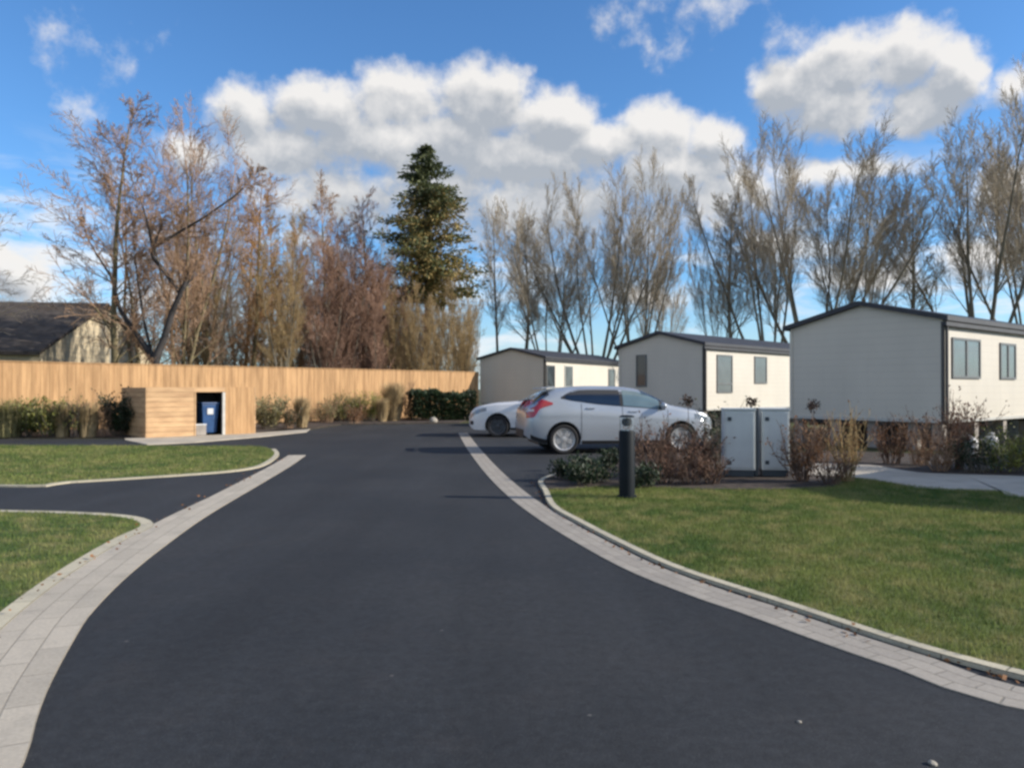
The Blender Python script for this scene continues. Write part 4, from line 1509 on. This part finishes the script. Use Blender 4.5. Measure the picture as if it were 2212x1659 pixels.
def limb(pts, r0, r1, kids, ln_):
    n = len(pts) - 1
    P_ = []
    for i in range(n):
        a, b = pts[i], pts[i + 1]
        m_ = 3
        for k in range(m_):
            t0_, t1_ = (i + k / m_) / n, (i + (k + 1) / m_) / n
            T.seg(a.lerp(b, k / m_), a.lerp(b, (k + 1) / m_), r0 + (r1 - r0) * t0_, r0 + (r1 - r0) * t1_, .03)
            P_.append((a.lerp(b, k / m_), (b - a).normalized(), (r0 + (r1 - r0) * t0_) * .6))
    P_.append((pts[-1], (pts[-1] - pts[-2]).normalized(), r1 * .6))
    T.kids(P_, ln_, 0, dict(CR, kids=(int(kids * 1.4), 9, 7)))
    T.branch(pts[-1], (pts[-1] - pts[-2]), ln_ * .6, r1, 0, CR)

root = Vector((0, 0, -.2))
fork = cp(336, 775)
limb([root, fork, cp(352, 730, .1), cp(370, 672, .1), cp(392, 628, .0)], .17, .10, 2, 1.6)
limb([cp(388, 634, .05), cp(362, 592, -.2), cp(336, 556, -.3), cp(340, 538, -.3)], .085, .07, 3, 2.0)
limb([cp(340, 538, -.3), cp(380, 510, -.2), cp(440, 470, 0), cp(500, 422, .2)], .065, .035, 10, 2.6)
limb([cp(338, 545, -.3), cp(326, 500, -.2), cp(312, 462, 0), cp(300, 430, .1)], .055, .03, 9, 2.6)
limb([cp(392, 628, .0), cp(410, 602, .1), cp(418, 560, .3)], .07, .03, 6, 2.0)
limb([cp(328, 772, .1), cp(300, 735, .2), cp(272, 700, .3), cp(250, 668, .3), cp(236, 600, .2), cp(205, 545, .0)], .13, .035, 7, 2.6)
limb([cp(322, 762, .2), cp(300, 690, .4), cp(285, 610, .5), cp(276, 540, .5)], .06, .025, 12, 2.6)
tree_object('crooked_tree', T, 'crooked dark bare tree with a zigzag limb and forked trunk at the fence', MT['bark_dark'], MT['twig_brown'], None, (cx0, YC, 0))


# ---- conifer, its warm lit areas partly painted as ochre needles
def conifer(label, name, px, Y, top_py, low_py, wid, seed, mat, bark, sparse=1.0, flat=.25):
    r = random.Random(seed)
    z1, zl = za(top_py, Y), za(low_py, Y)
    t = thing(name, label, 'tree', (xa(px, Y), Y, 0), 0, None)
    segs, pts, dirs = [(0, 0, -.2, 0, 0, z1, .20, .02)], [], []
    br, frs = [], []

    def brown(p, f):  # picks ochre needles: brown tone plus sunlit warmth put into the colour
        u = .55 * math.sin(p.z * 1.9 + 1.3 * math.sin(p.x * 2.1)) + .35 * math.sin(p.x * 3.1 + p.y * 2.3)
        return f > .26 and r.random() < .80 * (1 if f > .40 else (f - .26) / .14) * (.62 + .38 * u) * (1.0 if math.hypot(p.x - .4, p.y) < wid * .62 else .45)
    nw = int((z1 - zl) / .52)
    for i in range(nw):
        f = i / nw
        z = z1 - (z1 - zl) * f - .1
        ln0 = wid * (.05 + .95 * f ** .72)
        for k in range(int(8 * sparse) + r.randint(0, 3)):
            if r.random() < .12:
                continue
            a = r.uniform(0, 2 * math.pi)
            ln_ = ln0 * r.uniform(.55, 1.15)
            p = Vector((0, 0, z + r.uniform(-.10, .10)))
            d = Vector((math.cos(a), math.sin(a), r.uniform(.05, .45)))
            n = 6
            for j in range(n):
                q = p + d.normalized() * ln_ / n
                br.append((*p, *q, .022 * (1 - j / n) + .006, .022 * (1 - (j + 1) / n) + .006))
                m_ = int(26 * ln_ / wid * sparse) + 9
                for _ in range(m_):
                    e = p.lerp(q, r.random())
                    sw = .09 + .20 * ln_ / n
                    off = Vector((r.gauss(0, sw), r.gauss(0, sw), r.gauss(-.04, sw * .5)))
                    pts.append(e + off)
                    frs.append(f)
                    dirs.append(d * .7 + off.normalized() * .6 + Vector((0, 0, -.1)))
                p = q
                d = d + Vector((r.gauss(0, .08), r.gauss(0, .08), -flat * .16))
    link('trunk', seg_mesh('trunk', segs, 8), bark, t)
    dk = [(tuple(p), tuple(d)) for p, d, f in zip(pts, dirs, frs) if not brown(p, f)]
    bw = [(tuple(p), tuple(d)) for p, d, f in zip(pts, dirs, frs) if brown(p, f)]
    link('crown', leaf_mesh('crown', [q[0] for q in dk], [q[1] for q in dk], .23, seed, .36), mat, t)
    link('lit_brown_needles', leaf_mesh('lit_brown_needles', [q[0] for q in bw], [q[1] for q in bw], .23, seed + 1, .36), MT['ochre'], t)
    link('branches', seg_mesh('branches', br, 3), bark, t)
    return t

conifer('pointed conifer, dark green at the tip and golden brown lower down', 'conifer', 922, 43.5, 318, 665, 3.9, 41, MT['needle'], MT['bark_dark'], 1.35)


# ---- shrubs
def shrub(name, label, loc, h, w, seed, leaf=None, stem='bark', twigs=26, leaves=900, size=.05, group=None, upright=.5, sub=7, cat='shrub', rmin=.004):
    r = random.Random(seed)
    segs, pts, dirs = [], [], []
    for i in range(twigs):
        a = r.uniform(0, 2 * math.pi)
        q0 = Vector((math.cos(a), math.sin(a), 0)) * w * .22 * math.sqrt(r.random())
        lean = (1 - upright) * r.uniform(.1, 1.2)
        d = Vector((math.cos(a) * lean, math.sin(a) * lean, 1)).normalized()
        ln_ = h * r.uniform(.62, 1.08)
        p = q0
        n = 6
        for j in range(n):
            d = (d + Vector((r.gauss(0, .10), r.gauss(0, .10), r.gauss(.02, .06)))).normalized()
            q = p + d * ln_ / n
            rr_ = .009 * (1 - j / n * .7)
            segs.append((*p, *q, max(rr_, rmin), max(rr_ * .85, rmin)))
            if j > 0:
                for _ in range(sub // 3 + (r.random() < (sub % 3) / 3)):
                    dd = (d + Vector((r.gauss(0, .5), r.gauss(0, .5), r.gauss(.1, .4)))).normalized()
                    e = p.lerp(q, r.random())
                    l2 = ln_ * r.uniform(.10, .26)
                    mid = e + dd * l2 * .5
                    dd2 = (dd + Vector((r.gauss(0, .2), r.gauss(0, .2), .15))).normalized()
                    end = mid + dd2 * l2 * .5
                    segs.append((*e, *mid, rmin, rmin))
                    segs.append((*mid, *end, rmin, rmin * .8))
                    pts += [tuple(e), tuple(mid), tuple(end)]
                    dirs += [tuple(dd)] * 3
            p = q
    t = thing(name, label, cat, loc, r.uniform(0, 6), group)
    link('stems', seg_mesh('stems', segs, 3), MT[stem], t)
    if leaf and leaves:
        ii = [r.randrange(len(pts)) for _ in range(leaves)]
        pp_ = [(pts[i][0] + r.gauss(0, .03 + w * .03), pts[i][1] + r.gauss(0, .03 + w * .03), max(pts[i][2] + r.gauss(0, .04), .02)) for i in ii]
        link('foliage', leaf_mesh('foliage', pp_, [dirs[i] for i in ii], size, seed), MT[leaf], t)
    return t


def tuft(name, label, loc, h, w, seed, mat='straw', n=500, group=None, cat='grass clump', bw=.012):
    """clump of arching blades"""
    rng = np.random.default_rng(seed)
    a = rng.uniform(0, 2 * math.pi, n)
    rad = w * .3 * np.sqrt(rng.random(n))
    base = np.c_[np.cos(a) * rad, np.sin(a) * rad, np.zeros(n)]
    b = a + rng.normal(0, .6, n)
    hh = h * rng.uniform(.55, 1.1, n)
    lean = w * .5 * rng.uniform(.1, 1.0, n)
    v = []
    s = np.c_[-np.sin(b), np.cos(b), np.zeros(n)] * bw / 2
    mid = base + np.c_[np.cos(b) * lean * .35, np.sin(b) * lean * .35, hh * .62]
    tip = base + np.c_[np.cos(b) * lean, np.sin(b) * lean, hh * .98]
    v = np.stack([base - s, base + s, mid + s, mid - s, tip], 1).reshape(-1, 3)
    k = (np.arange(n) * 5)[:, None]
    f4 = k + np.array([[0, 1, 2, 3]])
    f3 = k + np.array([[3, 2, 4, 4]])
    me = bpy.data.meshes.new(name)
    me.from_pydata(v.tolist(), [], f4.tolist() + f3[:, :3].tolist())
    o = link(name, me, MT[mat])
    o.location = loc
    return tag(o, label, cat, group)


def at(px, py, z=.03):
    q = g(px, py)
    return (q[0], q[1], z)

# right hand bed
shrub('twiggy_shrub', 'wine red twiggy shrub right behind the dark bollard', at(1405, 1040, .05), .86, .66, 51, 'leaf_wine', 'stem_wine', 30, 600, .045)
shrub('twiggy_shrub', 'brown twiggy shrub in front of the silver car door edge', at(1458, 1036, .05), .70, .7, 52, 'leaf_wine', 'stem_wine', 32, 500, .045)
shrub('twiggy_shrub', 'dark twiggy shrub in front of the silver car front wheel', at(1515, 1034, .05), .66, .66, 53, 'leaf_wine', 'stem_wine', 32, 600, .045)
shrub('leafy_shrub', 'small green leafy shrub at the left side of the cabinets', at(1556, 1020, .05), 1.0, .45, 54, 'leaf_dark', 'bark', 18, 700, .05)
shrub('twiggy_shrub', 'rusty orange shrub at the right side of the cabinets', at(1732, 1046, .05), .88, .48, 55, 'leaf_rust', 'stem_wine', 30, 600, .045)
shrub('twiggy_shrub', 'slim olive brown shrub at the left end of the path', at(1830, 1046, .05), .92, .42, 56, 'leaf_rust', 'twig_olive', 26, 350, .04, upright=.75)
shrub('twiggy_shrub', 'low rusty shrub below the nearest caravan gable', at(1925, 1006), .78, .7, 57, 'leaf_rust', 'stem_wine', 26, 500, .045)
shrub('twiggy_shrub', 'pale twiggy shrub by the piers of the nearest caravan', at(1985, 1008), .85, .7, 58, None, 'twig_brown', 26, 0)
shrub('twiggy_shrub', 'tall wine red shrub below the corner of the nearest caravan', at(2062, 1018), 1.15, .55, 59, 'leaf_wine', 'stem_wine', 34, 900, .05, upright=.7)
shrub('twiggy_shrub', 'small brown shrub left of the tall wine red one', at(2030, 1022), .7, .5, 60, 'leaf_rust', 'twig_brown', 20, 250, .045)
shrub('leafy_shrub', 'low yellow green shrub beside the path at the right edge', at(2165, 1022), .62, 1.0, 61, 'leaf_lime', 'bark', 26, 1300, .05, upright=.3)
shrub('leafy_shrub', 'low dark green shrub between the wine red and yellow green shrubs', at(2112, 1024), .55, .7, 62, 'leaf_dark', 'bark', 20, 800, .05, upright=.3)
shrub('leafy_shrub', 'green shrub cut by the right edge of the photo', at(2225, 1016), .75, .9, 63, 'leaf_green', 'bark', 24, 1000, .05, upright=.3)
for i, (px, py, h_, lab) in enumerate(((1435, 1050, .5, 'low brown twiggy plant on the lawn side of the wine red shrub'), (1490, 1052, .45, 'low brown twiggy plant in front of the dark shrub left of the cabinets'),
                                    (1535, 1050, .42, 'low brown twiggy plant at the left foot of the cabinets'),
                                    (1790, 1052, .45, 'low brown twiggy plant between the rusty and the olive brown shrubs'))):
    shrub('twiggy_shrub', lab, at(px, py, .04), h_, .5, 130 + i, 'leaf_wine', 'stem_wine', 20, 260, .04, upright=.35)
shrub('twiggy_shrub', 'thin brown shrub between the rusty and olive ones, behind the path', at(1775, 1000), .8, .6, 64, 'leaf_rust', 'twig_brown', 20, 250, .045)
for i, (px, py, lab) in enumerate(((1225, 1040, 'low green plant nearest the rounded kerb nose'), (1265, 1028, 'low green plant second from the kerb nose'),
                                   (1300, 1046, 'low green plant close to the left of the bollard, nearer the lawn'), (1318, 1012, 'low green plant at the parking bay edge left of the bollard'),
                                   (1262, 1052, 'low green plant along the lawn edge left of the bollard'), (1395, 1058, 'low green plant just right of the bollard'))):
    shrub('ground_plant', lab, at(px, py, .05), .26, .5, 70 + i, 'leaf_dark', 'bark', 20, 800, .055, 'low green plants round the bollard', upright=.15, cat='plant')
for i, (px, py, top, lab) in enumerate(((1486, 1022, 866, 'dried seed head on a thin stem above the car bonnet'), (1623, 1016, 868, 'dried seed head rising behind the left cabinet'),
                                        (1757, 1024, 876, 'dried seed head rising beside the rusty shrub'))):
    q = g(px, py)
    hh = za(top, q[1])
    t = thing('dried_flower', lab, 'plant', (q[0], q[1], .05), 0, 'dried flower stems in the bed')
    r = random.Random(80 + i)
    link('stem', seg_mesh('stem', [(0, 0, 0, .02, .01, hh * .5, .007, .006), (.02, .01, hh * .5, 0, 0, hh - .06, .006, .005)], 5), MT['seed'], t)
    pts = [(r.gauss(0, .035), r.gauss(0, .035), hh - .05 + r.gauss(0, .035)) for _ in range(140)]
    link('seed_head', leaf_mesh('seed_head', pts, [(p[0] * 10, p[1] * 10, (p[2] - hh + .05) * 10) for p in pts], .05, i, .5), MT['seed'], t)

# left hand planting strip
tuft('grass_clump', 'olive ornamental grass clump at the left edge of the photo', at(18, 946), 1.15, 1.1, 90, 'leaf_grey', 700)
shrub('leafy_shrub', 'bushy olive green shrub left of the first straw clump', at(62, 945), 1.0, 1.3, 91, 'leaf_green', 'bark', 44, 4000, .075, upright=.35)
shrub('leafy_shrub', 'second olive green shrub from the left edge, lower and darker', at(108, 946), .95, 1.1, 92, 'leaf_green', 'bark', 39, 3000, .075, upright=.4)
tuft('grass_clump', 'straw coloured grass clump between the olive shrubs', at(136, 946), 1.0, .6, 93, 'straw', 840, bw=.022)
shrub('twiggy_shrub', 'dark upright shrub between two straw clumps', at(163, 947), 1.05, .5, 94, 'leaf_green', 'bark_dark', 24, 600, .05, upright=.75)
tuft('grass_clump', 'pale straw grass clump second from the enclosure', at(190, 946), 1.0, .7, 95, 'straw', 840, bw=.022)
shrub('twiggy_shrub', 'bare brown shrub left of the dark green bush by the enclosure', at(218, 945), 1.15, .7, 96, None, 'twig_brown', 26, 0)
shrub('leafy_shrub', 'very dark green bush against the enclosure side', at(258, 943), 1.2, .9, 97, 'leaf_dark', 'bark', 46, 5200, .075, upright=.5)
shrub('leafy_shrub', 'grey green bush right beside the enclosure front', at(580, 928), 1.0, 1.1, 98, 'leaf_grey', 'bark', 41, 3400, .075, upright=.4)
shrub('leafy_shrub', 'low dark bush at the apron end right of the enclosure', at(622, 927), .8, .8, 99, 'leaf_dark', 'twig_brown', 26, 900, .06)
tuft('grass_clump', 'straw grass clump standing right of the low dark bush', at(652, 925), 1.1, .6, 100, 'straw', 840, bw=.022)
shrub('leafy_shrub', 'brownish green bush at the far bend of the road', at(705, 914), .95, 1.2, 101, 'leaf_grey', 'twig_brown', 28, 1200, .06)
shrub('leafy_shrub', 'round olive bush left of the lime green bush', at(745, 912), 1.1, 1.3, 102, 'leaf_green', 'bark', 32, 2000, .06)
shrub('leafy_shrub', 'brown leafed bush in front of the lime green bush', at(768, 916), .75, 1.1, 103, 'leaf_rust', 'twig_brown', 24, 700, .06)
shrub('leafy_shrub', 'lime green bush in the middle of the far bed', at(795, 911), 1.25, 1.3, 104, 'leaf_lime', 'bark', 32, 2000, .065)
tuft('grass_clump', 'straw grass clump right of the lime green bush', at(826, 912), 1.0, .6, 105, 'straw', 840, bw=.022)
tuft('grass_clump', 'tall tan ornamental grass left of the dark hedge', at(850, 910), 1.65, 1.0, 106, 'straw', 1400, bw=.022)
shrub('twiggy_shrub', 'tall bare tan shrub touching the left end of the dark hedge', at(880, 909), 1.65, .9, 107, None, 'twig_brown', 30, 0, rmin=.006)


def hedge(label, x0, x1, Y0, Y1, h, d, seed, mat):
    """clipped hedge made of leaves over a woody core"""
    rng = np.random.default_rng(seed)
    a, b = Vector((x0, Y0)), Vector((x1, Y1))
    L = (b - a).length
    t = thing('hedge', label, 'hedge', (a.x, a.y, .03), math.atan2(b.y - a.y, b.x - a.x))
    n = int(4200 * L)
    p = np.c_[rng.uniform(0, L, n), rng.uniform(0, d, n), rng.uniform(.05, h, n)]
    k = rng.integers(0, 3, n)
    p[k == 0, 2] = h + rng.normal(0, .05, (k == 0).sum())
    p[k == 1, 1] = rng.normal(0, .05, (k == 1).sum())
    p[:, 2] += .08 * np.sin(p[:, 0] * 2.3) + .05 * np.sin(p[:, 0] * 7.1)
    dirs = np.c_[rng.normal(0, .5, n), np.where(k == 1, -1, 0), np.where(k == 0, 1, .2)]
    link('foliage', leaf_mesh('foliage', p, dirs, .12, seed), MT[mat], t)
    r = random.Random(seed)
    segs = []
    for i in range(int(L * 14)):
        x, y = r.uniform(0, L), r.uniform(.1, d - .05)
        q = Vector((x, y, 0))
        dd = Vector((r.gauss(0, .1), r.gauss(0, .1), 1))
        for j in range(3):
            e = q + dd * (h / 3.2)
            segs.append((*q, *e, .014 - j * .003, .011 - j * .003))
            q = e
            dd = dd + Vector((r.gauss(0, .2), r.gauss(0, .2), 0))
    link('stems', seg_mesh('stems', segs, 3), MT['bark_dark'], t)
    return t

hedge('dark green hedge at the far end of the fence beside the white car', xa(893, 33.4), xa(1028, 34.6), 33.4, 34.6, 1.12, 1.1, 111, 'leaf_dark')

# small stones lying on the road
for i, (px, py, s, lab) in enumerate(((2012, 1652, .016, 'small pinkish stone at the bottom edge of the road'), (1726, 1561, .010, 'tiny pale stone lying on the road'))):
    q = g(px, py)
    bm = bmesh.new()
    bmesh.ops.create_icosphere(bm, subdivisions=2, radius=s)
    for v in bm.verts:
        v.co *= 1 + .4 * mnoise.noise(v.co * 60 + Vector((i, 0, 0)))
        v.co.z *= .6
    me = bpy.data.meshes.new('pebble')
    bm.to_mesh(me)
    bm.free()
    o = link('pebble', me, MT['rock'])
    o.location = (q[0], q[1], .006 + s * .4)
    tag(o, lab, 'stone')

# dry leaves caught along the kerbs and on the lawn
rng = np.random.default_rng(9)
pts, dirs = [], []
for i in range(420):
    if i < 300:
        k = int(rng.integers(30, 200))
        p = kl[k] + rng.normal(0, .035, 2) + np.array([-.03, -.03])
        z = .016
    else:
        k = int(rng.integers(0, 110))
        p = l_in[k] + rng.normal(0, .06, 2)
        z = .04
    pts.append((p[0], p[1], z + abs(rng.normal(0, .004))))
    dirs.append((rng.normal(), rng.normal(), 0.0))
o = link('fallen_leaves', leaf_mesh('fallen_leaves', pts, np.array(dirs) * 4, .035, 5, .6), MT['leaf_rust'])
tag(o, 'dry brown leaves scattered along the kerbs', 'leaves', kind='stuff')
